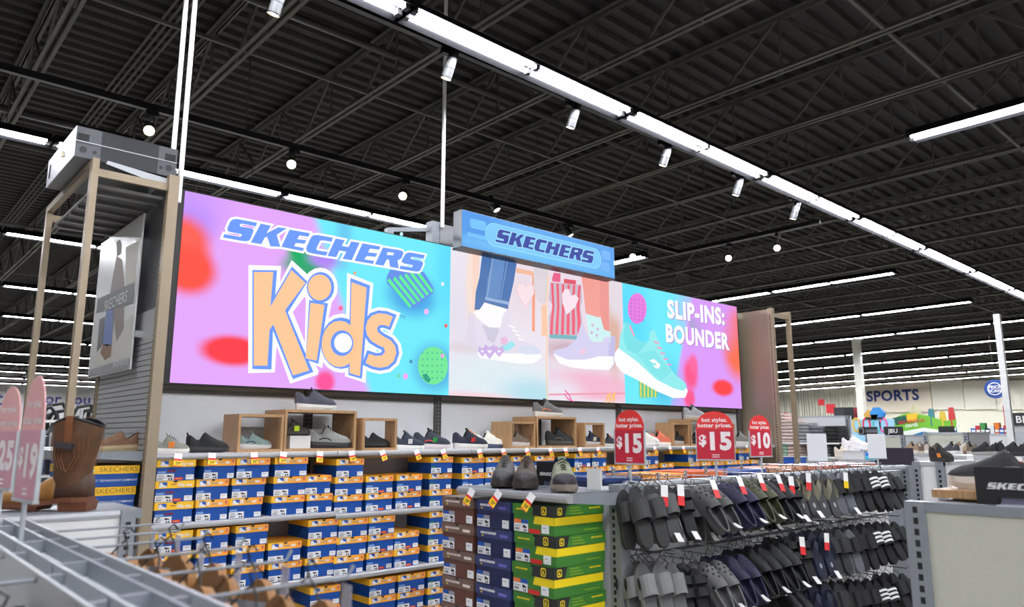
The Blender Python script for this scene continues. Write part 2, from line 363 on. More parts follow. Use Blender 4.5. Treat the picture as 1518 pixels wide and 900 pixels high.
# shelves with a rounded lip
LIPM = mat('lip_silver', (168, 168, 170), 0.35, 0.3)
def shelf(x0, x1, z, y0=4.64, yb=YP, name='shelf', parent=None):
    o = MB().box(x0, x1, y0 + 0.02, yb, z - 0.02, z, PANEL).build(name, parent or wall, world=True)
    b = MB(); pr = [(y0 + 0.03, z), (y0 + 0.012, z), (y0 + 0.002, z - 0.008), (y0, z - 0.02), (y0 + 0.006, z - 0.032), (y0 + 0.02, z - 0.036), (y0 + 0.03, z - 0.036)]
    b.loft([[(x, p[0], p[1]) for p in pr] for x in (x0, x1)], LIPM)
    lp = b.build('lip', o, world=True, smooth=False)
    return o
CREAMSTRIP = mat('cream_strip', (206, 194, 166), 0.5)
for i in range(6):
    shelf(SECT[i] + 0.003, SECT[i + 1] - 0.003, 1.50)
    MB().box(SECT[i] + 0.02, SECT[i + 1] - 0.14, 4.90, 4.93, 1.44, 1.47, CREAMSTRIP).build('shelf_bracket_strip', wall, world=True)
SH2 = [1.10, 1.082, 1.072, 1.085, 1.09, 1.09]; SH3 = [0.69, 0.68, 0.665, 0.66, 0.66, 0.66]
for i in range(6):
    shelf(SECT[i] + 0.003, SECT[i + 1] - 0.003, SH2[i]); shelf(SECT[i] + 0.003, SECT[i + 1] - 0.003, SH3[i]); shelf(SECT[i] + 0.003, SECT[i + 1] - 0.003, 0.26)
# end wings: tan posts and panels square to the wall
for s, X in ((-1, XL), (1, XR)):
    pm = TANPANEL if s > 0 else mat('end_panel_metal', (120, 120, 122), 0.28, 0.6)
    b = MB(); b.box(X - 0.012, X + 0.012, YF + 0.03, 5.87, 0.1, ZTOP - 0.01, pm); b.build('end_panel', wall, world=True)
    b = MB(); b.box(X - 0.03, X + 0.03, YF - 0.03, YF + 0.03, 0.0, ZTOP, TAN)
    if s > 0: slots(b, X - 0.0305, YF + 0.0, 0.9, ZTOP - 0.05, 0.03, 0.006, 0.016, 'x')
    else: slots(b, X - 0.0305, YF + 0.022, 0.9, ZTOP - 0.05, 0.03, 0.004, 0.016, 'x')
    b.build('corner_post', wall, world=True)
    b = MB(); b.box(X - 0.03, X + 0.03, 5.84, 5.90, 0.0, ZTOP, TAN); slots(b, X - 0.0305, 5.87, 0.9, ZTOP - 0.05, 0.03, 0.008, 0.018, 'x'); b.build('corner_post', wall, world=True)
# slatted lower part of the left end panel: one slat per groove
sl = mat('end_slat', (178, 178, 178), 0.4, 0.2); zz = 1.52
while zz < 2.16:
    MB().box(XL - 0.020, XL - 0.012, YF + 0.05, 5.83, zz, zz + 0.028, sl).build('slat', wall, world=True); zz += 0.0335
MB().box(XL - 0.018, XL - 0.012, YF + 0.05, 5.83, 2.17, 2.36, sl).build('upper_slat', wall, world=True)
# tan canopy frames at both ends
def canopy(X, s, label):
    t = thing('tube_stand', label, 'tube stand', (X + s * 0.43, 5.245, 0)); Xo = X + s * 0.43; hw = 0.018
    for yy in (YF, 5.84):
        b = MB().box(Xo - hw, Xo + hw, yy - 0.03, yy + 0.03, 0, ZTOP, TAN); b.build('post', t, world=True)
        MB().box(min(Xo + s * -hw, X + s * 0.032), max(Xo + s * -hw, X + s * 0.032), yy - 0.015, yy + 0.015, ZTOP - 0.10, ZTOP - 0.055, TAN).build('side_rail', t, world=True)
    MB().box(Xo - hw, Xo + hw, YF + 0.03, 5.81, ZTOP - 0.045, ZTOP, TAN).build('front_rail', t, world=True)
    return t
canopy(XL, -1, 'tan square-tube frame standing at the left end under the grey box')
canopy(XR, 1, 'tan square-tube frame standing at the right end of the screen')
t = thing('ribbed_awning', 'dark ribbed awning sheet slung under the left tan frame', 'awning', (1.14, 5.25, 3.0))
MB().box(0.955, 1.325, 4.66, 5.80, 3.02, 3.04, DARKPANEL).build('sheet', t, world=True)
for k in range(6): MB().box(0.96, 1.32, 4.74 + k * 0.19, 4.755 + k * 0.19, 3.0, 3.02, mat('end_panel_metal', (0, 0, 0))).build('rib', t, world=True)
# tapered white bracket under the grey box
b = MB(); b.slab([(0.99, 3.165), (1.0, 3.185), (1.33, 3.155), (1.33, 3.10)], lambda u, v, w2: (u, 4.64 + w2, v), 0.008, LIGHTMETAL)
tag(b.build('shelf_bracket'), 'pale tapered metal bracket under the grey equipment box', 'bracket')
# grey equipment box on the canopy
g = mat('equipment_grey', (86, 88, 92), 0.4, 0.3); gd = mat('equipment_dark', (46, 47, 50), 0.35, 0.3); gp = mat('equipment_pale', (196, 198, 206), 0.35, 0.2)
t = thing('equipment_box', 'grey metal equipment box lying on the left tan frame', 'equipment box', (1.1, 5.0, 3.175))
X0, X1, Y0, Y1, Z0, Z1 = 0.83, 1.385, 4.66, 5.42, 3.178, 3.36
MB().box(X0, X1, Y0, Y1, Z0, Z1, g).build('case', t, world=True)
MB().box(X0 - 0.004, X0, Y0, Y1, Z0, Z1, gp).build('end_plate', t, world=True)
MB().box(X0 + 0.13, X1 - 0.11, Y0 - 0.002, Y0, Z0, Z1, gd).build('front_panel', t, world=True)
MB().box(X0, X1, Y0 - 0.004, Y0, 3.27, 3.275, LIGHTMETAL).build('seam', t, world=True)
for x in (X0 + 0.005, X1 - 0.07): MB().box(x, x + 0.06, Y0 - 0.003, Y0, 3.275, 3.32, BLACKMATT).build('vent', t, world=True)
for x, z, r in ((X0 + 0.04, 3.225, 0.02), (X0 + 0.1, 3.222, 0.011), (X1 - 0.045, 3.23, 0.02), (X1 - 0.09, 3.222, 0.011)):
    MB().tube([(x, Y0 - 0.002, z), (x, Y0 + 0.002, z)], r, gd, 14).build('knockout', t, world=True)
MB().box(X0 - 0.016, X0 - 0.004, 4.93, 4.955, 3.25, 3.285, CREAMSTRIP).build('latch', t, world=True)
MB().box(X0 - 0.007, X0 - 0.004, 5.32, 5.35, 3.22, 3.31, BLACKMATT).build('handle_slot', t, world=True)
# ---------------------------------------------------------------- LED screen
YS = 4.985; SX0, SX1, SZ0, SZ1 = 1.548, 8.305, 1.937, 3.214
screen = thing('led_screen', 'long LED screen showing a pink and cyan kids shoe advert', 'screen', ((SX0 + SX1) / 2, 5.03, SZ0))
MB().box(SX0 - 0.035, SX1 + 0.02, YS + 0.004, 5.09, SZ0 - 0.008, SZ1 + 0.008, BLACK).build('cabinet', screen, world=True)
def soft_mat(name, base, blobs, lines=()):
    """emissive picture: base colour, straight colour borders and soft ellipses, all in metres on the screen (object coordinates)"""
    m = bpy.data.materials.new(name); m.use_nodes = True; nt = m.node_tree; nt.nodes.clear(); N = nt.nodes.new; Lk = nt.links.new
    out = N('ShaderNodeOutputMaterial'); em = N('ShaderNodeEmission'); Lk(em.outputs[0], out.inputs[0])
    tc = N('ShaderNodeTexCoord'); sp = N('ShaderNodeSeparateXYZ'); Lk(tc.outputs['Object'], sp.inputs[0])
    cur = N('ShaderNodeRGB').outputs[0]; cur.default_value = (*lin(base), 1)
    def math_(op, a, b2=None, c=None):
        n = N('ShaderNodeMath'); n.operation = op
        for i, v in enumerate((a, b2, c)):
            if v is None: continue
            if isinstance(v, (int, float)): n.inputs[i].default_value = v
            else: Lk(v, n.inputs[i])
        return n.outputs[0]
    def mix(fac, c):
        nonlocal cur
        n = N('ShaderNodeMix'); n.data_type = 'RGBA'; Lk(fac, n.inputs[0]); Lk(cur, n.inputs[6]); n.inputs[7].default_value = (*lin(c), 1); cur = n.outputs[2]
    def step(val, lo, hi):
        n = N('ShaderNodeMapRange'); n.interpolation_type = 'SMOOTHSTEP'; Lk(val, n.inputs[0]); n.inputs[1].default_value = lo; n.inputs[2].default_value = hi; return n.outputs[0]
    x, z = sp.outputs[0], sp.outputs[2]
    for (a, b2, soft, c) in lines:                            # colour to the right of the border through points a and b
        (x0, z0), (x1, z1) = a, b2; nx, nz = (z1 - z0), -(x1 - x0); l = math.hypot(nx, nz); nx /= l; nz /= l
        dd = math_('SUBTRACT', math_('ADD', math_('MULTIPLY', x, nx), math_('MULTIPLY', z, nz)), nx * x0 + nz * z0)
        mix(step(dd, -soft, soft), c)
    for (cx, cz, rx, rz, soft, c) in blobs:
        dx = math_('MULTIPLY', math_('SUBTRACT', x, cx), 1 / rx); dz = math_('MULTIPLY', math_('SUBTRACT', z, cz), 1 / rz)
        r = math_('SQRT', math_('ADD', math_('POWER', math_('ABSOLUTE', dx), 2.0), math_('POWER', math_('ABSOLUTE', dz), 2.0)))
        mix(math_('SUBTRACT', 1.0, step(r, 1 - soft, 1 + soft)), c)
    Lk(cur, em.inputs[0]); em.inputs[1].default_value = SCREEN_LEVEL; MATS[name] = m; return m
def S(px, py, Y=YS): p = on_y(px, py, Y); return (p.x - screen.location.x, p.z - screen.location.z)   # pixel of the advert -> metres on the screen
def B(px, py, rx, ry, soft, c):
    a = S(px, py); u = S(px + rx, py); v = S(px, py - ry); return (a[0], a[1], abs(u[0] - a[0]), abs(v[1] - a[1]), soft, c)
PINK, CYAN = (232, 172, 255), (118, 238, 255)
bgl = soft_mat('advert_left', PINK, [B(270, 300, 60, 40, .9, (206, 158, 255)), B(285, 330, 32, 26, .6, (196, 150, 255)), B(266, 360, 45, 40, .35, (255, 105, 92)), B(280, 400, 40, 35, .35, (255, 92, 78)), B(345, 520, 45, 22, .3, (255, 72, 82)),
        B(482, 566, 14, 16, .4, (255, 92, 160)), B(452, 395, 30, 16, .5, (60, 170, 120)), B(445, 375, 18, 14, .5, (40, 178, 110)), B(482, 385, 22, 12, .7, (180, 140, 250)),
        B(612, 437, 34, 30, .5, (84, 170, 235)), B(645, 545, 30, 34, .4, (96, 190, 235)), B(664, 395, 16, 70, .8, (100, 225, 255)), B(510, 350, 10, 40, .9, (110, 205, 245))],
        [(S(545, 575), S(468, 325), .05, CYAN)])
bgl.node_tree.nodes.update() if hasattr(bgl.node_tree.nodes, 'update') else None
bgr = soft_mat('advert_right', CYAN, [B(1094, 510, 22, 50, .35, (255, 120, 90)), B(1072, 575, 15, 12, .3, (255, 78, 82)), B(1024, 555, 10, 22, .45, (255, 96, 150)), B(1022, 590, 8, 14, .4, (255, 96, 150)), B(1028, 540, 6, 14, .5, (255, 110, 165)),
        B(1032, 482, 10, 10, .3, (50, 178, 130)), B(935, 470, 22, 60, .9, (96, 222, 255)), B(1050, 470, 30, 40, .9, (220, 160, 255)), B(985, 570, 20, 30, .9, (90, 200, 240))],
        [(S(992, 612), S(1026, 440), .04, (224, 160, 255))])
ph1 = soft_mat('advert_photo_boots', (240, 232, 242), [B(690, 470, 34, 60, .9, (232, 226, 240)), B(700, 420, 9, 60, .5, (250, 228, 218)), B(740, 560, 80, 30, .7, (226, 240, 246)), B(790, 585, 40, 22, .7, (190, 228, 242)), B(700, 590, 60, 8, .6, (250, 214, 222)), B(690, 515, 30, 8, .6, (228, 218, 226)), B(775, 430, 30, 40, .8, (236, 222, 232))])
ph2 = soft_mat('advert_photo_sock', (238, 222, 236), [B(880, 575, 60, 24, .5, (246, 190, 214)), B(830, 585, 30, 22, .8, (238, 232, 242)), B(910, 500, 10, 50, .6, (226, 184, 168)), B(912, 440, 10, 30, .5, (232, 222, 230)), B(850, 520, 40, 14, .8, (206, 178, 190)), B(886, 598, 40, 6, .6, (240, 224, 234))])
def pane(name, pts, m):
    o = MB().add([Vector((*S(px, py), 0)).xzy if False else (S(px, py)[0], -0.045, S(px, py)[1]) for px, py in pts], [(0, 1, 2, 3)], m).build(name, screen); return o
def edge(px): p = on_y(px, 450, YS); return p.x - screen.location.x
xa, xb, xc = edge(667), edge(812), edge(923)
H1, W0, W1 = SZ1 - SZ0, SX0 - screen.location.x, SX1 - screen.location.x
for nm, a, c, m in (('advert_left_panel', W0, xa, bgl), ('advert_photo_left', xa, xb, ph1), ('advert_photo_right', xb, xc, ph2), ('advert_right_panel', xc, W1, bgr)):
    MB().add([(a, -0.045, 0), (c, -0.045, 0), (c, -0.045, H1), (a, -0.045, H1)], [(0, 1, 2, 3)], m).build(nm, screen)
LAY = [0]
def art(name, polys, c, layer, parent=None, holes=(), s=1.0):   # printed shapes of the advert, given in pixels of the photo
    b = MB(); m = glow('%02x%02x%02x' % c, c, s)
    for i, p in enumerate(polys): b.flat([S(*q) for q in p], lambda u, v: (u, -0.0455 - 0.0004 * layer, v), m, [[S(*q) for q in h] for h in (holes if i == 0 else ())])
    return b.build(name, parent or screen)
def cr(pts, ox, oy, sc_): return [(ox + x / sc_, oy + y / sc_) for x, y in pts]
# wordmark, traced once and reused wherever it is printed
A_ = lambda p: cr(p, 240, 270, 6.0); B_ = lambda p: cr(p, 440, 310, 6.0)
GL = [A_([(845, 362), (835, 395), (715, 370), (695, 375), (690, 388), (700, 397), (780, 408), (805, 415), (815, 432), (790, 500), (775, 520), (745, 527), (700, 522), (543, 493), (555, 463), (690, 487), (705, 483), (712, 470), (700, 462), (610, 445), (585, 435), (580, 415), (605, 355), (625, 335), (665, 328)]),
      A_([(878, 370), (968, 388), (930, 455), (1035, 402), (1110, 412), (1020, 468), (1052, 575), (965, 572), (935, 487), (915, 492), (882, 553), (790, 537)]),
      A_([(1135, 423), (1315, 455), (1302, 487), (1222, 475), (1203, 508), (1285, 518), (1268, 548), (1190, 542), (1175, 570), (1265, 588), (1250, 614), (1062, 576)]),
      B_([(320, 255), (308, 292), (222, 277), (205, 285), (172, 352), (178, 368), (275, 382), (258, 415), (135, 394), (95, 383), (82, 358), (86, 335), (125, 252), (148, 233), (185, 231)]),
      B_([(345, 262), (425, 277), (400, 328), (458, 338), (483, 288), (557, 301), (488, 455), (406, 443), (440, 380), (378, 368), (350, 428), (272, 417)]),
      B_([(583, 305), (742, 333), (732, 362), (650, 352), (632, 385), (715, 395), (700, 425), (620, 418), (600, 448), (690, 462), (675, 488), (512, 460)]),
      B_([(765, 342), (905, 364), (940, 374), (948, 392), (930, 438), (895, 458), (905, 528), (828, 514), (818, 450), (800, 447), (770, 504), (695, 492)]),
      B_([(1138, 410), (1125, 443), (1030, 425), (1010, 432), (1015, 445), (1090, 458), (1118, 470), (1122, 488), (1100, 540), (1085, 555), (1055, 556), (912, 532), (922, 503), (1015, 520), (1030, 512), (1028, 498), (955, 485), (932, 472), (935, 452), (965, 400), (985, 388), (1015, 387)])]
RH = B_([(808, 382), (865, 390), (855, 412), (798, 408)])
_g = [[S(*q) for q in p] for p in GL]; _gx = [q[0] for p in _g for q in p]; _gz = [q[1] for p in _g for q in p]
_x0, _x1, _z0, _z1 = min(_gx), max(_gx), min(_gz), max(_gz); _W = _x1 - _x0
# base line of the wordmark is level: normalise to width 1, centred
WORD = [[((q[0] - (_x0 + _x1) / 2) / _W, (q[1] - (_z0 + _z1) / 2) / _W) for q in p] for p in _g]; WORDH = [((S(*q)[0] - (_x0 + _x1) / 2) / _W, (S(*q)[1] - (_z0 + _z1) / 2) / _W) for q in RH]
def wordmark(b, fn, m, width, grow_by=0.0, n=8):
    for i, p in enumerate(WORD[:n]):
        pp = grow(p, grow_by) if grow_by else p
        b.flat([(q[0] * width, q[1] * width) for q in pp], fn, m, [[(q[0] * width, q[1] * width) for q in WORDH]] if i == 6 and not grow_by else ())
cxw, czw = (_x0 + _x1) / 2, (_z0 + _z1) / 2
b = MB(); wordmark(b, lambda u, v: (cxw + u, -0.0463, czw + v), glow('fafcff', (250, 252, 255)), _W, 0.010); b.build('wordmark_outline', screen)
b = MB(); wordmark(b, lambda u, v: (cxw + u, -0.0467, czw + v), glow('6496ff', (100, 150, 255)), _W); b.build('wordmark', screen)
# "Kids" lettering
K_ = lambda p: cr(p, 350, 380, 4.5)
s_or = [(1045, 402), (1018, 470), (985, 458), (955, 460), (938, 480), (945, 505), (975, 530), (1030, 560), (1060, 600), (1068, 645), (1050, 700), (1010, 735), (960, 745), (910, 735), (862, 712), (885, 650), (930, 665), (970, 662), (992, 640), (985, 610), (950, 595), (900, 565), (872, 525), (862, 480), (875, 430), (905, 395), (950, 380), (1000, 385)]
kw = [[(82, 58), (300, 65), (293, 175), (370, 25), (475, 120), (490, 215), (462, 262), (378, 372), (440, 525), (480, 640), (550, 765), (545, 790), (360, 850), (270, 600), (258, 775), (80, 780)], ell(560, 208, 117, 132), [(465, 262), (640, 300), (610, 440), (575, 745), (455, 700)], ell(702, 580, 160, 198), [(740, 110), (915, 180), (862, 845), (725, 800)], grow(s_or, 40)]
kb = [[(108, 92), (272, 94), (260, 260), (372, 68), (475, 170), (345, 375), (515, 772), (378, 820), (245, 495), (235, 755), (108, 752)], ell(562, 208, 92, 103), [(487, 292), (612, 315), (548, 718), (462, 690)], ell(700, 580, 137, 172), [(762, 145), (893, 195), (838, 818), (748, 792)], grow(s_or, 19)]
ko = [[(117, 105), (247, 105), (228, 335), (368, 92), (462, 178), (325, 360), (487, 762), (378, 795), (247, 455), (222, 490), (208, 730), (117, 730)], ell(556, 208, 78, 87), [(495, 310), (588, 325), (537, 697), (463, 682)], ell(690, 585, 121, 155), [(768, 172), (870, 210), (825, 800), (755, 780)], s_or]
art('kids_lettering_outline', [K_(p) for p in kw], (252, 254, 255), 2)
art('kids_lettering_shadow', [K_(p) for p in kb], (100, 150, 255), 4)
art('kids_lettering', [K_(p) for p in ko], (255, 200, 150), 6)
art('letter_ring', [K_(ell(705, 580, 76, 86))], (100, 150, 255), 7); art('letter_counter', [K_(ell(712, 578, 60, 65))], (252, 254, 255), 8)
b = MB(); q = S(596, 473); b.text('TM', lambda u, v: (q[0] + u, -0.0465, q[1] + v), glow('508cd2', (80, 140, 210)), 0.045); b.build('trade_mark', screen)
# cupcake, confetti and ball on the left picture
art('cupcake', [B_([(830, 540), (1130, 560), (1215, 700), (1215, 745), (1030, 885), (800, 660), (800, 600)])], (92, 140, 232), 0)
for k in range(6):
    f = k / 5.2; x0 = 835 + f * 270; y0 = 545 + f * 20; x1 = 1010 + f * 200; y1 = 875 - f * 140; xs = 805 + f * 260; ys = 640 - f * 80
    art('cupcake_stripe', [B_([(xs, ys), (xs + 18, ys - 25), (x1 + 12, y1 - 12), (x1 - 8, y1 + 4)])], (90, 238, 150), 1)
D_ = lambda p: cr(p, 550, 440, 5.625)
art('green_ball', [D_(ell(516, 575, 125, 158, 28))], (112, 232, 150), 1)
for j in range(5):
    for i in range(5): art('ball_dot', [D_(ell(430 + i * 40, 470 + j * 52, 7, 8, 8))], (70, 180, 150), 2) if (i + j) % 1 == 0 else None
art('ball_shade', [D_([(425, 650), (460, 640), (500, 690), (480, 718), (450, 700)])], (30, 160, 130), 2)
for (px, py, r, c) in ((632, 462, 3.6, (250, 180, 255)), (661, 483, 2.4, (240, 90, 100)), (601, 558, 4, (240, 170, 250)), (655.5, 527.5, 2.6, (245, 160, 240)), (609, 536, 2.5, (60, 150, 190)), (591, 557, 3, (110, 220, 190)), (656, 421, 2.6, (220, 240, 255)), (505, 457, 3.5, (255, 110, 170)), (526, 405, 2.2, (240, 160, 120)), (595, 347, 2.5, (200, 240, 250))):
    art('confetti', [ell(px, py, r, r * 1.2, 10)], c, 2)
# middle photographs
E_ = lambda p: cr(p, 660, 360, 3.75); G_ = lambda p: cr(p, 790, 380, 3.913)
art('door_post', [E_([(152, 55), (190, 62), (180, 380), (150, 380)])], (250, 216, 200), 0)
art('table_edge', [E_([(395, 140), (490, 160), (490, 185), (392, 165)])], (246, 190, 160), 0)
art('table_leg', [E_([(484, 170), (500, 175), (498, 495), (482, 490)])], (248, 160, 130), 0)
art('grey_stool', [E_([(490, 125), (570, 138), (570, 330), (545, 340), (515, 325), (492, 240)])], (222, 214, 220), 1)
art('table_leg', [E_([(535, 345), (565, 345), (565, 520), (535, 515)])], (250, 200, 170), 0)
art('jeans', [E_([(205, 62), (400, 95), (380, 220), (362, 300), (350, 350), (350, 370), (215, 330), (213, 352), (190, 372), (162, 372), (170, 270), (190, 190)])], (78, 118, 178), 2)
art('jeans_highlight', [E_([(270, 75), (335, 85), (300, 310), (225, 300), (235, 200)])], (104, 144, 200), 3)
art('jeans_hem', [E_([(222, 300), (352, 328), (350, 345), (220, 318)])], (150, 180, 220), 4); art('jeans_seam', [E_([(262, 72), (268, 73), (235, 300), (229, 300)])], (150, 176, 214), 4); art('jeans_seam', [E_([(345, 88), (350, 89), (308, 320), (303, 320)])], (130, 160, 206), 4)
art('white_sock', [E_([(215, 335), (345, 368), (330, 470), (250, 475), (190, 430), (155, 385), (190, 372)])], (250, 248, 250), 5)
art('sneaker_heel', [E_([(130, 390), (160, 395), (180, 600), (110, 570), (112, 520), (125, 470)])], (224, 216, 232), 5)
art('sneaker_upper', [E_([(165, 445), (205, 455), (245, 470), (305, 470), (320, 400), (345, 370), (360, 380), (362, 440), (410, 540), (500, 570), (532, 600), (530, 640), (320, 620), (185, 600), (175, 540), (180, 480)])], (228, 220, 236), 6)
art('sneaker_panel', [E_([(205, 455), (245, 470), (300, 480), (270, 560), (235, 540)])], (206, 202, 222), 7)
art('sneaker_shine', [E_([(300, 580), (370, 545), (390, 570), (350, 600), (310, 600)])], (160, 230, 240), 7); art('sneaker_logo', [E_([(305, 530), (335, 520), (350, 545), (335, 570), (308, 565)])], (232, 190, 220), 8)
art('sneaker_toe', [E_([(395, 600), (420, 570), (500, 570), (532, 600), (528, 620), (450, 625)])], (216, 222, 240), 7)
art('sneaker_sole', [E_([(185, 590), (320, 615), (530, 615), (535, 640), (490, 672), (400, 672), (190, 640), (178, 610)])], (250, 250, 254), 7)
for cx, r in ((205, 26), (245, 36), (298, 28)): art('heart_charm', [E_([(cx, 600 + r * 1.3), (cx - r, 600), (cx - r * .7, 600 - r), (cx, 600 - r * .5), (cx + r * .7, 600 - r), (cx + r, 600)])], (206, 180, 230), 9); art('heart_charm_centre', [E_([(cx, 600 + r * .5), (cx - r * .4, 600), (cx, 600 - r * .1), (cx + r * .4, 600)])], (246, 240, 250), 10)
def heart(cx, cy, w, h): return [(cx, cy + h * .5), (cx - w * .3, cy + h * .15), (cx - w * .5, cy - h * .2), (cx - w * .38, cy - h * .46), (cx - w * .12, cy - h * .46), (cx, cy - h * .28), (cx + w * .2, cy - h * .48), (cx + w * .45, cy - h * .36), (cx + w * .5, cy - h * .08), (cx + w * .3, cy + h * .2)]
art('heart', [E_(heart(444, 290, 104, 145))], (244, 208, 216), 5); art('heart_fill', [E_(heart(444, 288, 92, 130))], (248, 226, 232), 6)
for k in range(4): art('lace', [E_([(350 + k * 18, 455 + k * 26), (385 + k * 16, 470 + k * 22), (384 + k * 16, 478 + k * 22), (349 + k * 18, 463 + k * 26)])], (250, 250, 255), 9)
# right photograph
art('jar', [G_([(100, 150), (280, 165), (285, 260), (275, 300), (285, 370), (285, 460), (95, 450), (92, 350), (118, 290), (92, 250)])], (206, 184, 200), 1)
for k in range(6): art('jar_stripe', [G_([(104 + k * 32, 155 + k * 3), (117 + k * 32, 156 + k * 3), (124 + k * 29, 290), (117 + k * 32, 380), (114 + k * 32, 458), (98 + k * 32, 452), (102 + k * 31, 380), (112 + k * 28, 290)])], (240, 92, 116), 2)
art('jar_base', [G_([(95, 450), (285, 462), (283, 485), (95, 475)])], (120, 180, 190), 2); art('toy', [G_([(110, 130), (120, 95), (160, 100), (158, 150), (112, 146)])], (236, 100, 140), 3); art('toy', [G_([(180, 130), (250, 140), (248, 165), (178, 155)])], (230, 90, 110), 3)
art('leg', [G_([(278, 102), (385, 120), (392, 350), (345, 370), (305, 330), (292, 200)])], (244, 160, 150), 3)
art('leg', [G_([(380, 120), (440, 132), (442, 440), (415, 440), (392, 350)])], (236, 150, 142), 2)
art('ankle_sock', [G_([(305, 332), (390, 358), (412, 425), (450, 440), (450, 500), (330, 495), (318, 420)])], (206, 240, 240), 4)
for x, y in ((345, 400), (375, 425), (340, 445), (370, 460)): art('sock_heart', [G_(heart(x, y, 16, 22))], (206, 180, 214), 5)
art('lilac_sneaker_heel', [G_([(425, 470), (470, 460), (478, 480), (470, 640), (420, 640)])], (196, 190, 232), 4)
art('lilac_sneaker', [G_([(280, 390), (292, 395), (310, 450), (345, 500), (400, 500), (412, 470), (440, 470), (438, 590), (380, 610), (140, 600), (115, 570), (125, 545), (200, 525), (250, 480)])], (214, 208, 240), 6)
art('lilac_sneaker_logo', [G_([(268, 545), (300, 535), (312, 542), (290, 550), (308, 558), (285, 568), (265, 562), (285, 556)])], (250, 200, 220), 7)
art('lilac_sneaker_sole', [G_([(115, 565), (200, 600), (300, 600), (380, 580), (465, 580), (468, 625), (440, 660), (300, 655), (220, 645), (150, 620)])], (252, 250, 254), 7)
art('heart', [G_([(195, 340), (170, 270), (168, 220), (185, 190), (208, 190), (220, 230), (245, 220), (265, 245), (245, 295)])], (250, 226, 238), 5)
for pts, c in (([(185, 775), (210, 800), (225, 835), (220, 838), (205, 805), (182, 780)], (240, 90, 170)), ([(180, 795), (205, 825), (240, 842), (238, 846), (200, 830), (178, 800)], (240, 90, 170)), ([(418, 850), (430, 800), (450, 790), (448, 830), (460, 800), (478, 780), (476, 830), (465, 852), (460, 850), (468, 815), (445, 850), (438, 848), (440, 808), (424, 852)], (250, 190, 120))): art('scribble', [G_(pts)], c, 5)
art('rug_edge', [G_([(90, 797), (535, 790), (535, 800), (90, 808)])], (240, 160, 180), 2)
art('light_trail', [G_([(85, 110), (92, 110), (80, 300), (86, 430), (80, 600), (86, 840), (80, 840), (74, 600), (80, 430), (74, 300)])], (255, 210, 160), 5)
# right picture
F_ = lambda p: cr(p, 900, 410, 4.5)
art('pink_ball', [F_(ell(200, 213, 63, 103, 24))], (228, 120, 220), 1)
for j in range(6):
    for i in range(4): art('ball_dot', [F_(ell(160 + i * 26, 150 + j * 26 + i * 4, 5, 6, 8))], (190, 90, 220), 2)
art('striped_cup', [F_([(210, 690), (340, 760), (335, 805), (215, 810)])], (90, 200, 160), 1)
for k in range(5): art('cup_stripe', [F_([(218 + k * 25, 695 + k * 13), (228 + k * 25, 700 + k * 13), (230 + k * 24, 806), (220 + k * 24, 806)])], (230, 220, 90), 2)
art('slip_on_sole', [F_([(75, 475), (130, 510), (300, 640), (440, 735), (530, 745), (537, 765), (520, 808), (440, 812), (330, 765), (200, 690), (100, 640), (60, 595), (45, 550), (52, 505)])], (250, 253, 255), 5)
art('slip_on_upper', [F_([(120, 300), (150, 320), (170, 360), (185, 405), (235, 440), (275, 435), (285, 370), (310, 350), (330, 400), (370, 500), (410, 600), (450, 650), (520, 710), (530, 745), (500, 762), (440, 745), (330, 690), (200, 570), (78, 480), (85, 400), (108, 330)])], (146, 236, 238), 6)
art('slip_on_collar', [F_([(120, 300), (150, 320), (185, 405), (235, 440), (270, 440), (200, 520), (130, 490), (105, 400)])], (120, 226, 232), 7)
art('slip_on_lining', [F_([(150, 310), (165, 350), (185, 400), (172, 395), (150, 345)])], (250, 160, 190), 8)
art('slip_on_panel', [F_([(200, 520), (290, 490), (320, 500), (430, 640), (360, 690), (300, 650)])], (128, 230, 234), 7)
art('slip_on_logo', [F_([(280, 560), (310, 550), (355, 590), (340, 615), (320, 610), (300, 590), (330, 595), (320, 580), (300, 575)])], (252, 254, 255), 9)
for k in range(5): art('slip_on_lace', [F_([(310 + k * 22, 430 + k * 38), (345 + k * 20, 440 + k * 36), (345 + k * 20, 449 + k * 36), (310 + k * 22, 440 + k * 38)])], (246, 150, 196), 9)
def quad_text(name, t, x0, y0, x1, y1, hpx, c, layer, bold=0.04):      # text between two base line pixels
    a, e = S(x0, y0), S(x1, y1); hh = S(x0, y0 - hpx)[1] - a[1]; V, F = text_mesh(t, bold, 0, 'LEFT'); xs = [v[0] for v in V]; L = max(xs) - min(xs); ys = [v[1] for v in V if True]
    k = (e[0] - a[0]) / L; cap = 0.729; kz = hh / cap; x00 = min(xs)
    b = MB(); b.add([(a[0] + (v[0] - x00) * k, -0.0455 - 0.0004 * layer, a[1] + v[1] * kz + (e[1] - a[1]) * (v[0] - x00) / L) for v in V], F, glow('%02x%02x%02x' % c, c)); return b.build(name, screen)
for c, ly, d in (((176, 130, 210), 10, 1.2), ((253, 253, 255), 11, 0)):
    quad_text('slogan_shadow' if d else 'slogan', 'SLIP-INS:', 989 + d, 470 + d, 1074 + d, 481 + d, 26.0, c, ly, 0.045); quad_text('slogan_shadow' if d else 'slogan', 'BOUNDER', 987 + d, 505.5 + d, 1081 + d, 518 + d, 25.5, c, ly, 0.045)
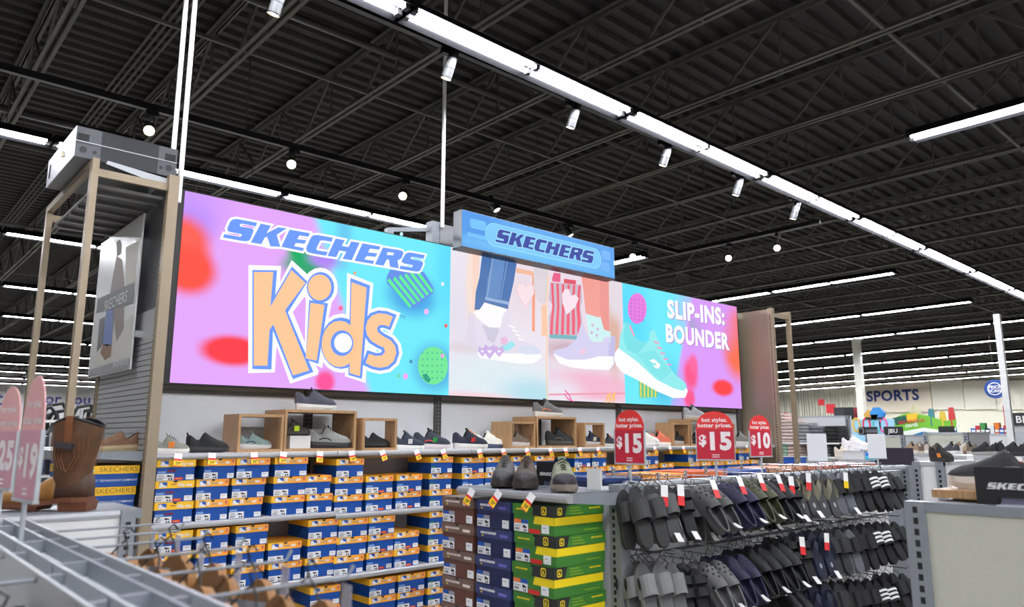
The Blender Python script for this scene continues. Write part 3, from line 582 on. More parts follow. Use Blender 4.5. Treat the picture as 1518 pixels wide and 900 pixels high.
# ---------------------------------------------------------------- blue lightbox sign
YB = 4.80
t = thing('lightbox_sign', 'blue illuminated lightbox sign above the middle of the screen', 'sign', (4.735, YB + 0.06, 3.18)); lx, lz = 4.735, 3.18
MB().box(3.745 - lx, 5.73 - lx, -0.055, 0.06, 0, 0.325, mat('sign_case', (120, 122, 126), 0.4, 0.4)).build('case', t)
MB().box(3.74 - lx, 5.735 - lx, -0.058, 0.063, -0.012, 0.0, BLACK).build('bottom_trim', t)
fbl = soft_mat('lightbox_face', (98, 164, 240), [(0, 0.16, 1.1, 0.24, .6, (112, 178, 246)), (-0.8, 0.2, 0.2, 0.2, .8, (96, 160, 240)), (-.2, 0.06, .9, .05, .9, (124, 200, 252))])
MB().add([(3.748 - lx, -0.0555, 0.004), (5.727 - lx, -0.0555, 0.004), (5.727 - lx, -0.0555, 0.321), (3.748 - lx, -0.0555, 0.321)], [(0, 1, 2, 3)], fbl).build('lit_face', t)
def SB(px, py): p = on_y(px, py, YB); return (p.x - lx, p.z - lz)
def sart(name, polys, c, ly, holes=()):
    b = MB(); m = glow('%02x%02x%02x' % c, c)
    for p in polys: b.flat(p, lambda u, v: (u, -0.0556 - 0.0005 * ly, v), m, holes)
    return b.build(name, t)
sart('rounded_bar_edge', [rrect(-0.73, 0.062, 0.79, 0.272, 0.104, 8)], (150, 220, 255), 1); sart('rounded_bar', [rrect(-0.722, 0.069, 0.782, 0.265, 0.097, 8)], (118, 198, 250), 2)
sart('pale_logo', [rrect(-0.90, 0.18, -0.72, 0.265, 0.02), rrect(-0.93, 0.10, -0.70, 0.135, 0.012)], (106, 190, 248), 1)
sart('pale_logo', [rrect(0.80, 0.18, 0.93, 0.27, 0.02), rrect(0.78, 0.06, 0.92, 0.15, 0.03)], (110, 176, 246), 1)
b = MB(); wordmark(b, lambda u, v: (0.035 + u, -0.0575, 0.168 + v * 1.06), glow('aae6ff', (170, 230, 255)), 1.30, 0.004); b.build('wordmark_outline', t)
b = MB(); wordmark(b, lambda u, v: (0.035 + u, -0.0580, 0.168 + v * 1.06), glow('0e2f9c', (14, 47, 156)), 1.30); b.build('wordmark', t)
b = MB(); b.box(5.73 - lx, 5.734 - lx, 0, 0.02, 0.1, 0.2, BLACK)
for x in (-0.6, 0.6): MB().box(x - 0.03, x + 0.03, 0.06, 0.34, 0.05, 0.09, GREYMETAL).build('wall_arm', t)
# grey junction box left of the lightbox
t = thing('junction_box', 'grey control box between the white pole and the blue lightbox', 'control box', (3.66, 4.99, 3.21)); jm2 = mat('junction_grey', (136, 137, 140), 0.45, 0.3)
p0, p1 = on_y(653, 331, 5.1), on_y(680, 366, 5.1)
MB().box(p0.x, p1.x + 0.02, 5.10, 5.2, 3.15, 3.44, jm2).build('case', t, world=True)
b = MB(); b.box(p0.x - 0.09, p0.x - 0.005, 5.095, 5.19, 3.15, 3.45, GREYMETAL); slots(b, p0.x - 0.012, 5.0945, 3.2, 3.45, 0.024, 0.004, 0.012); b.build('slotted_post', t, world=True)
q = on_y(603, 352, 5.05)
MB().bar((p0.x - 0.09, 5.15, 3.38), (p0.x - 0.5, 5.15, 3.30), 0.03, 0.035, GREYMETAL).build('arm', t, world=True)
MB().box(p0.x - 0.52, p0.x - 0.46, 5.13, 5.18, 3.1, 3.31, GREYMETAL).build('arm_foot', t, world=True)
# hanging poster on the left end panel
pt = thing('hanging_poster', 'pale fashion poster hanging on the left end panel', 'poster', (1.30, 5.2, 2.1)); XP = 1.29
def PO(px, py): p = on_x(px, py, XP); return (p.y - 5.2, p.z - 2.1)
def poart(name, polys, c, ly, rough=0.5):
    b = MB(); m = rgb(c, rough)
    for p in polys: b.flat([PO(*q) for q in p], lambda u, v: (-0.0105 - 0.0006 * ly, u, v), m)
    return b.build(name, pt)
cn = [PO(*q) for q in ((148, 361), (211, 320), (194, 546), (132, 561))]; py0 = (cn[0][0] + cn[3][0]) / 2; py1 = (cn[1][0] + cn[2][0]) / 2; pz0 = (cn[2][1] + cn[3][1]) / 2; pz1 = (cn[0][1] + cn[1][1]) / 2
MB().box(-0.01, 0.0, py1, py0, pz0, pz1, rgb((206, 206, 204), 0.35)).build('board', pt)
P_ = lambda p: cr(p, 0, 280, 3.0)
poart('sky', [P_([(450, 245), (625, 140), (605, 420), (440, 490)])], (214, 216, 214), 1, .3)
poart('stone_steps', [P_([(560, 260), (618, 230), (600, 420), (560, 435)])], (196, 192, 178), 2); poart('stone_steps', [P_([(500, 640), (590, 560), (585, 745), (480, 775), (415, 790), (440, 700)])], (200, 196, 188), 2)
poart('jacket', [P_([(520, 300), (545, 315), (555, 420), (550, 560), (552, 620), (520, 680), (505, 560), (490, 470), (505, 380)])], (140, 126, 122), 3)  # jacket tone lightened, glare painted into its colour
poart('figure_head', [P_([(520, 240), (535, 225), (543, 245), (540, 290), (522, 300)])], (150, 132, 124), 4)
poart('jeans', [P_([(475, 540), (505, 530), (500, 690), (478, 700), (458, 690)])], (110, 128, 176), 4); poart('boots', [P_([(460, 690), (498, 695), (495, 745), (468, 762), (448, 730)])], (140, 112, 92), 4); poart('bag', [P_([(445, 580), (468, 570), (455, 700), (432, 726)])], (108, 106, 108), 4)
poart('band', [P_([(437, 490), (600, 415), (594, 508), (430, 552)])], (112, 113, 116), 5)
q0, q1 = PO(155, 458), PO(189, 444); V, F = text_mesh('SKECHERS', 0.0, 0, 'LEFT'); L = max(v[0] for v in V)
MB().add([(-0.0145, q0[0] + (q1[0] - q0[0]) * v[0] / L, 2.1 - 2.1 + q0[1] - 0.02 + v[1] * 0.105) for v in V], F, rgb((214, 214, 214))).build('poster_lettering', pt)
poart('footer', [P_([(402, 805), (580, 750), (578, 795), (395, 835)])], (150, 151, 153), 5)
q0, q1 = PO(168, 543), PO(191, 537); V, F = text_mesh('CRAFTED WITH STYLE', 0.01, 0, 'LEFT'); L = max(v[0] for v in V)
MB().add([(-0.0145, q0[0] + (q1[0] - q0[0]) * v[0] / L, q0[1] - 0.01 + v[1] * 0.05) for v in V], F, rgb((224, 224, 224))).build('poster_lettering', pt)
MB().box(-0.012, -0.006, py1 + 0.02, py1 + 0.026, pz1 - 0.01, 2.995 - 2.1, CHROME).build('hanging_wire', pt); MB().box(-0.012, -0.006, py0 - 0.03, py0 - 0.024, pz1 - 0.01, 2.995 - 2.1, CHROME).build('hanging_wire', pt)
MB().box(-0.006, 0.058, -0.3, -0.26, 0.1, 0.14, CHROME).build('stand_off', pt)
# ================================================================ shoe boxes
BLUE = mat('box_blue', (12, 76, 160), 0.45); NAVYB = mat('box_navy', (28, 42, 84), 0.45)
def grad_mat(name, c0, c1):
    m = bpy.data.materials.new(name); m.use_nodes = True; nt = m.node_tree; bs = nt.nodes['Principled BSDF']; bs.inputs['Roughness'].default_value = 0.45
    tc = nt.nodes.new('ShaderNodeTexCoord'); sp = nt.nodes.new('ShaderNodeSeparateXYZ'); r = nt.nodes.new('ShaderNodeValToRGB'); nt.links.new(tc.outputs['Generated'], sp.inputs[0]); nt.links.new(sp.outputs[0], r.inputs[0]); nt.links.new(r.outputs[0], bs.inputs['Base Color'])
    r.color_ramp.elements[0].color = (*lin(c0), 1); r.color_ramp.elements[1].color = (*lin(c1), 1); return m
LIDY = mat('lid_yellow', (250, 194, 38), 0.42); LIDO = grad_mat('lid_yellow_orange', (252, 192, 48), (250, 158, 62))
PAPER = mat('label_paper', (228, 229, 231), 0.5); INK = mat('label_ink', (30, 30, 34), 0.6); PALEINK = mat('label_grey_print', (150, 154, 164), 0.6)
REDS = mat('sticker_red', (212, 40, 44), 0.45); GREENS = mat('sticker_green', (40, 132, 62), 0.45); MAROON = mat('sticker_maroon', (128, 30, 50), 0.5); ORANGE = mat('print_orange', (232, 120, 60), 0.5); LILAC = mat('print_pale', (226, 214, 206), 0.5); PBLUE = mat('print_blue', (26, 84, 176), 0.45)
BW, BH, BD, LH = 0.2, 0.1215, 0.31, 0.043
def q2(b, x0, x1, z0, z1, y, m): b.add([(x0, y, z0), (x1, y, z0), (x1, y, z1), (x0, y, z1)], [(0, 1, 2, 3)], m)
def box_proto(var):
    t = thing('shoe_box', 'x', 'shoe box'); h = BW / 2
    MB().box(-h + 0.004, h - 0.004, 0.004, BD - 0.004, 0, BH - 0.004, BLUE).build('body', t)
    b = MB(); b.box(-h, h, 0, BD, BH - LH, BH - 0.001, LIDY if var == 'slip' else LIDO); lid = b.build('lid', t)
    b = MB(); y = -0.0006; z0 = BH - LH
    q2(b, -h + 0.02, -h + 0.06, z0 + 0.006, z0 + 0.036, y, PBLUE)
    b.add([(-h + 0.02, y - .0004, z0 + 0.006), (-h + 0.06, y - .0004, z0 + 0.006), (-h + 0.058, y - .0004, z0 + 0.014), (-h + 0.042, y - .0004, z0 + 0.02), (-h + 0.032, y - .0004, z0 + 0.034), (-h + 0.022, y - .0004, z0 + 0.03)], [(0, 1, 2, 3, 4, 5)], PAPER)
    if var == 'slip':
        b.text('Slip-ins', lambda u, v: (0.05 + u, y, z0 + 0.010 + v), PAPER, 0.024, 0.03, 0.15); q2(b, -0.02, 0.005, z0 + 0.02, z0 + 0.024, y, MAROON)
    else:
        q2(b, -0.035, -0.015, z0 + 0.010, z0 + 0.034, y, LILAC); q2(b, -0.005, 0.03, z0 + 0.016, z0 + 0.022, y, PALEINK); q2(b, 0.036, 0.062, z0 + 0.012, z0 + 0.026, y, LILAC); q2(b, 0.078, 0.09, z0 + 0.016, z0 + 0.034, y, ORANGE); q2(b, 0.081, 0.087, z0 + 0.022, z0 + 0.031, y - 0.0003, PBLUE)
    b.build('lid_print', lid)
    MB().flat(ell(0.002, BH - 0.001, 0.011, 0.011, 9, math.pi, 2 * math.pi), lambda u, v: (u, -0.0012, v), INK).build('finger_notch', lid)
    b = MB(); y = 0.003
    q2(b, -h + 0.004, -h + 0.092, 0.002, 0.04, y, PAPER)
    for k in range(7): q2(b, -h + 0.010 + k * 0.004, -h + 0.0125 + k * 0.004, 0.008, 0.016, y - 0.0004, INK)
    q2(b, -h + 0.010, -h + 0.045, 0.02, 0.024, y - 0.0004, PALEINK); q2(b, -h + 0.010, -h + 0.038, 0.028, 0.032, y - 0.0004, PALEINK)
    b.add([(-h + 0.056, y - 0.0004, 0.022), (-h + 0.082, y - 0.0004, 0.022), (-h + 0.08, y - 0.0004, 0.028), (-h + 0.07, y - 0.0004, 0.03), (-h + 0.058, y - 0.0004, 0.034)], [(0, 1, 2, 3, 4)], INK)
    q2(b, -h + 0.064, -h + 0.071, 0.005, 0.015, y - 0.0004, INK); q2(b, -h + 0.076, -h + 0.084, 0.005, 0.015, y - 0.0004, INK)
    b.build('size_label', t)
    b = MB(); q2(b, h - 0.048, h - 0.006, 0.004, 0.033, 0.003, PAPER); q2(b, h - 0.042, h - 0.02, 0.022, 0.025, 0.0026, PALEINK); b.build('price_label', t)
    if var in ('slip', 'red'):
        b = MB(); q2(b, -h + 0.093, -h + 0.138, 0.004, 0.018, 0.003, REDS); q2(b, -h + 0.10, -h + 0.13, 0.009, 0.013, 0.0026, mat('sticker_gold', (240, 170, 60))); b.build('red_sticker', t)
    if var == 'slip': b = MB(); q2(b, -h + 0.056, -h + 0.10, 0.05, 0.06, 0.003, MAROON); b.build('maroon_sticker', t)
    if var == 'green': b = MB(); q2(b, -h + 0.006, -h + 0.045, 0.042, 0.051, 0.003, GREENS); b.build('green_sticker', t)
    if var in ('slip', 'red', 'std'): b = MB(); q2(b, -h + 0.008, -h + 0.05, 0.043, 0.055, 0.003, mat('print_lightblue', (120, 160, 214))); b.build('range_sticker', t)
    return t
PROTO = {v: box_proto(v) for v in ('slip', 'std', 'red', 'green', 'plain')}; PUSED = {}
def box_at(var, M, label, group):
    o = copy_tree(PROTO[var]) if var in PUSED else PROTO[var]; PUSED[var] = 1
    return place(o, M, label, group)
YBOX = 4.652
def sect(x): return max(0, min(5, int((x - SECT[0]) / (SECT[1] - SECT[0]))))
DESC = {'slip': 'yellow-lidded blue shoe box', 'std': 'orange-lidded blue shoe box', 'red': 'red-stickered blue shoe box', 'green': 'green-stickered blue shoe box', 'plain': 'plain blue shoe box'}
def stacks(rows, zt, shelfname, ym):
    for ci, (a, c, n, var, sh) in enumerate(rows):
        x0, x1 = on_y(a, ym, YBOX).x, on_y(c, ym, YBOX).x; w = min(max(x1 - x0, 0.17), 0.235); xc = (x0 + x1) / 2; z = zt(xc)
        lv = [['single'], ['lower', 'upper'], ['lowest', 'middle', 'topmost'], ['lowest', 'second', 'third', 'top']][n - 1]
        for k in range(n):
            dx = sh[k] if k < len(sh) else 0.0; M = Matrix.Translation((xc + dx + random.uniform(-.004, .004), YBOX + random.uniform(0, 0.02), z + k * BH + 0.0005)) @ Matrix.Rotation(math.radians(random.uniform(-1.6, 1.6)), 4, 'Z') @ Matrix.Diagonal((w / BW, 1, 1, 1))
            box_at(var, M, '%s, %s of the %s stack from the tan post, %s' % (DESC[var], lv[k], ORD[ci], shelfname), 'shoe boxes on the ' + shelfname)
UP = [(231, 289, 3, 'slip', []), (292, 340, 3, 'std', [0, 0, .035]), (341, 391, 3, 'std', [0, .02, .035]), (403, 452, 3, 'plain', [0, .01, .015]), (456, 494, 2, 'plain', [0, -.015]), (497, 539, 3, 'plain', []), (544, 584, 2, 'red', []), (588, 626, 2, 'red', []), (638, 671, 3, 'green', []),
      (686, 719, 3, 'red', []), (720, 750, 3, 'plain', []), (760, 790, 3, 'std', []), (792, 824, 3, 'plain', []), (852, 877, 3, 'red', []), (879, 900, 3, 'green', []), (902, 926, 2, 'green', []), (928, 950, 2, 'std', []), (957, 979, 3, 'std', []), (982, 1000, 2, 'std', []), (1024, 1040, 3, 'std', []), (1043, 1058, 2, 'red', []), (1061, 1079, 2, 'red', []), (1081, 1098, 2, 'std', []), (1100, 1116, 3, 'std', []), (1117, 1130, 2, 'std', [])]
stacks(UP, lambda x: SH2[sect(x)], 'upper shelf', 730)
LOW = [(227, 285, 3, 'slip', []), (289, 337, 3, 'std', []), (344, 393, 3, 'std', [0, .0, .01]), (397, 446, 2, 'plain', [.01, 0]), (455, 499, 3, 'plain', [-.01, 0, 0]), (500, 544, 3, 'plain', [-.02, 0, 0]), (545, 584, 3, 'red', []), (585, 622, 2, 'red', []), (636, 668, 3, 'green', [])]
stacks(LOW, lambda x: SH3[sect(x)], 'lower shelf', 830)
BOT = [(300, 345, 3, 'std', []), (352, 398, 3, 'std', []), (461, 505, 3, 'plain', []), (549, 589, 3, 'std', []), (591, 631, 3, 'red', []), (634, 672, 3, 'green', [])]
stacks(BOT, lambda x: 0.26, 'bottom shelf', 890)
# ================================================================ wooden display cubes
def cube(fx0, fx1, fy0, fy1, sx, Y, label, zb=1.5):
    a, c = on_y(fx0, fy1, Y), on_y(fx1, fy1, Y); ztop = on_y((fx0 + fx1) / 2, fy0, Y).z; w = c.x - a.x; h = ztop - zb
    bk = on_x(sx, fy0, a.x).y; d = min(max(bk - Y, 0.14), YP - 0.03 - Y); th = 0.018
    t = thing('display_cube', label, 'display cube', (a.x + w / 2, Y, zb), 0, 'open oak display cubes on the shoe shelf')
    MB().box(-w / 2, -w / 2 + th, 0, d, 0, h, WOOD).build('side', t); MB().box(w / 2 - th, w / 2, 0, d, 0, h, WOOD).build('side', t)
    MB().box(-w / 2 + th, w / 2 - th, 0, d, h - th, h, WOOD).build('top', t); MB().box(-w / 2 + th, w / 2 - th, 0, d, 0, th, WOOD).build('bottom', t)
    return (a.x, c.x, Y, zb + th, ztop)
YC = 4.72
CU = [cube(351, 419, 614, 669, 332, YC, 'oak cube holding a pale teal running shoe'), cube(420, 527, 608, 669, 393, YC + .02, 'wide oak cube holding a grey shoe and a dark brown shoe'), cube(537, 588, 620, 669, 528, YC, 'small oak cube holding a black shoe, left of the navy shoes'),
      cube(757, 794, 625, 666, 728, YC, 'oak cube with a tan and grey shoe in it, left of the tall one'), cube(796, 855, 618, 666, 760, YC + .02, 'tall oak cube with a black sneaker, under the grey sneaker'), cube(867, 897, 627, 664, 856, YC, 'small oak cube with a navy shoe, left of the first red sign'),
      cube(999, 1023, 627, 661, 971, YC, 'small oak cube left of the middle red sign'), cube(1025, 1077, 622, 660, 990, YC + .02, 'oak cube mostly behind the middle red sign'), cube(1079, 1091, 628, 660, 1068, YC, 'narrow oak cube right of the middle red sign')]
# ================================================================ shoes
def interp(tb, t):
    for i in range(len(tb) - 1):
        if t <= tb[i + 1][0]:
            f = (t - tb[i][0]) / (tb[i + 1][0] - tb[i][0]); return tb[i][1] + (tb[i + 1][1] - tb[i][1]) * f
    return tb[-1][1]
HWT = [(0, .016), (.05, .028), (.15, .034), (.35, .032), (.55, .038), (.7, .043), (.82, .040), (.92, .028), (.98, .012), (1, .003)]
UPT = [(0, .050), (.06, .070), (.14, .056), (.22, .042), (.29, .044), (.36, .078), (.42, .078), (.55, .058), (.7, .043), (.85, .034), (.95, .020), (1, .004)]
ST = [0, .03, .07, .14, .22, .29, .355, .40, .46, .54, .62, .70, .78, .85, .91, .96, .99, 1]
def shoe(M, L, up, so, label, lace=None, lining=(30, 30, 32), tagc=None, group=None, thick=1.3, toe=None, hi=1.36, name='sneaker', slip=False, accent=None, wk=1.0, bx=.7):
    k = L / 0.28; t = thing(name, label, 'shoe', (0, 0, 0), 0, group); t.matrix_basis = M
    UM = mat('shoe_%02x%02x%02x' % up, up, 0.7, noise=0.12, scale=60); SM = rgb(so, 0.5); LM = rgb(lining, 0.8); TM = mat('shoe_%02x%02x%02x' % toe, toe, 0.6) if toe else UM
    def zs(t_): return (0.010 * max(0, (t_ - .78) / .22) ** 1.6 + 0.006 * max(0, (.08 - t_) / .08)) * k
    def sh(t_): return (0.034 - 0.010 * t_) * k * thick
    X = lambda t_: (t_ - 0.5) * L
    b = MB(); rings = []
    for q in ST:
        w_ = interp(HWT, q) * k * wk; z0 = zs(q); z1 = sh(q) + z0 * 0.6; x = X(q)
        rings.append([(x, -w_ * .92, z0), (x, -w_ * 1.06, (z0 + z1) / 2), (x, -w_ * 1.0, z1), (x, w_ * 1.0, z1), (x, w_ * 1.06, (z0 + z1) / 2), (x, w_ * .92, z0)])
    b.loft(rings, SM); b.build('sole', t, smooth=False)
    b = MB(); n = 11; rings = []
    for q in ST:
        w_ = interp(HWT, q) * k * .97 * wk; z0 = sh(q) + zs(q) * .6 - 0.002; h = interp(UPT, q) * k * hi; x = X(q); ring = []
        for i in range(n):
            a = math.pi * i / (n - 1); cx = -math.cos(a); sy = math.sin(a) ** bx
            z = z0 + h * sy; y = w_ * (abs(cx) ** .8) * (1 if cx > 0 else -1) * (1 - .16 * (sy if q < .5 else sy * .6))
            if .04 < q < .385 and 3 < i < n - 4: z = z0 + h * .45
            ring.append((x - (0.006 * k if q == 0 else 0), y, z))
        rings.append(ring)
    for i in range(len(rings) - 1):
        m = TM if ST[i] >= .76 and toe else UM
        for j in range(n - 1):
            mm = LM if .03 <= ST[i] < .37 and 3 <= j <= n - 5 else m
            b.add([rings[i][j], rings[i + 1][j], rings[i + 1][j + 1], rings[i][j + 1]], [(0, 1, 2, 3)], mm)
    b.add(rings[0], [tuple(range(n))], UM)
    o = b.build('upper', t)
    if lace and not slip:
        LC = rgb(lace, 0.7); b = MB(); prev = None
        for i in range(5):
            q = .43 + i * .055; x = X(q); z = sh(q) + interp(UPT, q) * k * hi; y = .019 * k * wk * (1 - i * .06); pts = [(x, -y, z - .012 * k), (x + .004, 0, z + .003), (x, y, z - .012 * k)]
            if prev: b.tube([prev, pts[0]], .0025 * k, LC, 4)
            b.tube(pts, .0034 * k, LC, 5); prev = pts[2]
        b.build('laces', t)
        b = MB(); x = X(.37); z = sh(.4) + .072 * k * hi; b.loft([[(x + .01, -.017 * k, z - .02), (x + .016, -.017 * k, z - .02), (x + .016, .017 * k, z - .02), (x + .01, .017 * k, z - .02)], [(x - .008, -.018 * k, z + .018), (x - .002, -.018 * k, z + .018), (x - .002, .018 * k, z + .018), (x - .008, .018 * k, z + .018)]], UM); b.build('tongue', t)
    else:
        b = MB(); x = X(.01); z = sh(0) + .058 * k * hi; b.tube([(x, -.012 * k, z), (x - .004, 0, z + .010), (x, .012 * k, z)], .006 * k, UM, 6); b.build('heel_pull', t)
    if accent:
        b = MB(); AC = rgb(accent, .6)
        for s in (-1, 1):
            P = []
            for q in (.22, .3, .42, .5): P.append((X(q), s * interp(HWT, q) * k * .99, sh(q) + (.012 + (.012 if q in (.3, .42) else 0)) * k))
            b.tube(P, .004 * k, AC, 4)
        b.build('side_stripe', t)
    if tagc:
        b = MB(); z = sh(.45) + .03 * k; y = -interp(HWT, .5) * k - .006; b.obox(Matrix.Translation((X(.5), y, z)) @ Matrix.Rotation(.25, 4, 'X'), .034, .002, .036, rgb(tagc, .5)); b.build('swing_tag', t)
    return t
def shelf_shoe(px0, px1, zb, Y, up, so, label, yaw=-14, **kw):
    x0, x1 = on_y(px0, 660, Y).x, on_y(px1, 660, Y).x; L = min(max((x1 - x0) * 1.03, 0.2), 0.30)
    M = Matrix.Translation(((x0 + x1) / 2, Y + 0.02, zb + .0005)) @ Matrix.Rotation(math.radians(yaw), 4, 'Z'); return shoe(M, L, up, so, label, **kw)
Zs = 1.50; G1 = 'shoes on the display shelf'; ZC = 1.5185
NAVY = (24, 28, 48); OFFW = (222, 218, 210); BLK = (15, 15, 16)
shelf_shoe(229, 281, Zs, 4.73, (136, 138, 126), OFFW, 'olive-grey running shoe with navy laces next to the tan post', lace=NAVY, tagc=(236, 140, 60), group=G1)
shelf_shoe(281, 339, Zs, 4.72, BLK, (34, 34, 36), 'all-black slip-on shoe left of the first oak cube', slip=True, group=G1)
shelf_shoe(357, 402, ZC, 4.80, (140, 164, 160), (230, 230, 228), 'pale teal and navy running shoe inside the first oak cube', lace=BLK, lining=(24, 32, 58), group=G1, accent=(40, 60, 110))
t = thing('riser_block', 'white riser block under the dark brown shoe in the wide cube', 'riser', (on_y(438, 660, 4.86).x, 4.86, ZC))
MB().box(-.075, .075, -.07, .07, 0.001, .082, WHITEPANEL).build('block', t); MB().box(-.077, .077, -.072, .072, .082, .085, WHITE).build('top_plate', t)
shelf_shoe(420, 458, ZC + .0855, 4.83, (52, 44, 38), (44, 40, 36), 'dark brown shoe with a lime tag on the white riser', lace=(40, 34, 30), tagc=(190, 220, 40), group=G1)
shelf_shoe(461, 520, ZC, 4.78, (134, 134, 130), (36, 36, 38), 'grey shoe with black sole inside the wide oak cube', lace=BLK, group=G1, accent=(40, 40, 42))
shelf_shoe(441, 495, CU[1][4], 4.78, (66, 66, 78), (204, 202, 196), 'slate slip-on with pale sole on top of the wide oak cube', lace=(50, 50, 60), group=G1)
shelf_shoe(540, 577, ZC, 4.79, (34, 34, 34), (28, 28, 28), 'black shoe inside the small oak cube', slip=True, group=G1)
shelf_shoe(587, 628, Zs, 4.72, (36, 44, 60), (222, 220, 216), 'navy shoe with white sole and white tag beside the small oak cube', lace=BLK, tagc=(232, 228, 226), group=G1)
shelf_shoe(620, 667, Zs, 4.78, (40, 44, 58), (200, 190, 190), 'navy shoe with a green tag and red-edged sole', lace=BLK, tagc=(30, 150, 60), group=G1, accent=(190, 40, 50))
shelf_shoe(677, 723, Zs, 4.71, NAVY, (216, 212, 206), 'navy slip-on with orange and red trim, right of the green-tagged shoe', lace=(232, 140, 60), tagc=(208, 60, 50), group=G1)
shelf_shoe(710, 746, Zs, 4.86, (226, 222, 210), (60, 64, 90), 'white shoe with navy sole left of the oak cubes', lace=(236, 232, 224), group=G1)
shelf_shoe(757, 786, ZC, 4.80, (128, 112, 98), (226, 222, 216), 'tan and grey shoe inside the left oak cube of the middle group', lace=(70, 66, 62), lining=(60, 60, 60), group=G1)
shelf_shoe(811, 855, ZC, 4.80, (36, 36, 36), (70, 66, 60), 'black sneaker inside the tall oak cube', lace=(24, 24, 24), group=G1, accent=(120, 120, 110))
shelf_shoe(797, 834, CU[4][4], 4.80, (96, 94, 92), (196, 190, 182), 'chunky grey sneaker with orange trim on the tall oak cube', lace=(60, 58, 56), group=G1, accent=(220, 120, 80))
shelf_shoe(869, 893, ZC, 4.79, (40, 46, 70), (214, 208, 200), 'navy shoe with a cream tag in the small oak cube', lace=(30, 34, 50), tagc=(226, 218, 190), group=G1)
shelf_shoe(896, 918, Zs, 4.73, (36, 38, 48), (190, 184, 176), 'dark shoe with orange trim behind the first red sign', lace=(220, 120, 60), group=G1)
shelf_shoe(948, 977, Zs, 4.72, (216, 212, 204), (222, 218, 212), 'white shoe with black label right of the first red sign', lace=(40, 40, 44), group=G1)
shelf_shoe(966, 998, Zs, 4.80, (206, 104, 76), (226, 218, 206), 'coral canvas shoe with pale sole beside an oak cube', lace=(226, 140, 110), group=G1)
shelf_shoe(1001, 1020, ZC, 4.80, (50, 48, 40), (200, 196, 186), 'black and tan shoe in the oak cube left of the middle red sign', lace=(190, 140, 70), group=G1)
shelf_shoe(1026, 1045, ZC, 4.84, (44, 44, 46), (60, 60, 60), 'black shoe peeping out left of the middle red sign', slip=True, group=G1)
shelf_shoe(1022, 1046, CU[7][4], 4.80, (140, 140, 142), (176, 172, 168), 'grey strappy sneaker on the cube behind the middle red sign', lace=(60, 60, 62), group=G1)
shelf_shoe(1079, 1092, ZC, 4.82, (130, 140, 110), (210, 206, 190), 'sage shoe in the narrow oak cube', slip=True, group=G1)
shelf_shoe(1091, 1112, Zs, 4.72, (110, 110, 104), (200, 196, 188), 'grey shoe near the right end of the display shelf', lace=(220, 220, 216), group=G1)
shelf_shoe(1101, 1116, Zs, 4.86, (146, 100, 66), (206, 190, 160), 'tan shoe at the right end of the display shelf', slip=True, group=G1)
# ================================================================ price tags on the shelf lip
YEL = mat('tag_yellow', (250, 208, 20), 0.5); TAGW = mat('tag_white', (236, 234, 232), 0.45); TAGR = mat('tag_red', (222, 44, 48), 0.5)
def tag_proto():
    t = thing('price_tag', 'x', 'price tag')
    MB().box(-.023, .023, 0, .0015, -.032, 0, TAGW).build('white_head', t); MB().box(-.023, .023, 0, .0015, -.044, -.032, TAGR).build('red_band', t)
    p = MB().box(-.023, .023, 0, .0015, -.072, -.044, YEL).build('price_panel', t); MB().box(-.023, .023, 0, .0015, -.077, -.072, rgb((226, 90, 60))).build('foot_band', t)
    MB().text('59', lambda u, v: (u, -.0006, -.067 + v), INK, 0.024, 0.02).build('price_print', p)
    MB().text('99', lambda u, v: (u + .016, -.0006, -.057 + v), INK, 0.010, 0.02).build('cents_print', p)
    return t
TAG0 = tag_proto(); _tg = [0]
def price_tag(M, label, group):
    o = copy_tree(TAG0) if _tg[0] else TAG0; _tg[0] = 1; return place(o, M, label, group)
for i, px in enumerate((265, 315, 377, 421, 475, 521, 566, 617, 656, 710, 745, 780, 815, 838, 859, 886, 970, 993, 1013, 1033, 1088, 1107)):
    p = on_y(px, 671, 4.632); tl = math.radians(random.uniform(-6, 6) + (-14 if i > 4 else 4))
    price_tag(Matrix.Translation((p.x, 4.634, 1.502)) @ Matrix.Rotation(-0.22, 4, 'X') @ Matrix.Rotation(tl, 4, 'Y'), 'white, red and yellow price tag, %s from the left on the display shelf edge' % ORD[i], 'price tags on the display shelf edge')
# ================================================================ end display with work-shoe boxes, and the sandal gondola behind it
GX, GY, GZ = 2.83, 2.41, 1.37
t = thing('sandal_gondola', 'grey gondola hung with clogs, slides and flip-flops', 'gondola', (4.85, 2.7, 0)); gond = t
b = MB(); b.box(GX, GX + 0.07, GY - 0.035, GY + 0.035, 0, GZ, GREYMETAL); slots(b, GX - 0.0006, GY + 0.008, 0.3, GZ - 0.03, 0.034, 0.008, 0.02, 'x'); b.build('corner_upright', t, world=True)
b = MB(); b.box(GX, GX + 0.05, 3.23, 3.28, 0, GZ - 0.1, GREYMETAL); slots(b, GX - 0.0006, 3.255, 0.3, GZ - 0.12, 0.03, 0.006, 0.016, 'x'); b.build('corner_upright', t, world=True)
MB().box(GX + 0.02, GX + 0.03, GY + 0.035, 3.23, 0.1, GZ - 0.04, PANEL).build('end_panel', t, world=True)
MB().box(GX + 0.07, 6.36, 2.56, 2.58, 0.1, GZ - 0.02, WHITEPANEL).build('back_panel', t, world=True)
MB().tube([(GX + 0.07, GY, GZ - 0.01), (6.36, GY, GZ - 0.01)], 0.018, LIGHTMETAL, 10).build('top_rail', t, world=True)
MB().box(GX + 0.05, 6.36, GY + 0.02, 2.95, GZ - 0.055, GZ - 0.035, LIGHTMETAL).build('top_deck', t, world=True)
b = MB(); b.box(6.36, 6.42, GY - 0.035, GY + 0.035, 0, GZ, GREYMETAL); slots(b, 6.3595, GY, 0.3, GZ - 0.03, 0.034, 0.008, 0.02, 'x'); b.build('corner_upright', t, world=True)
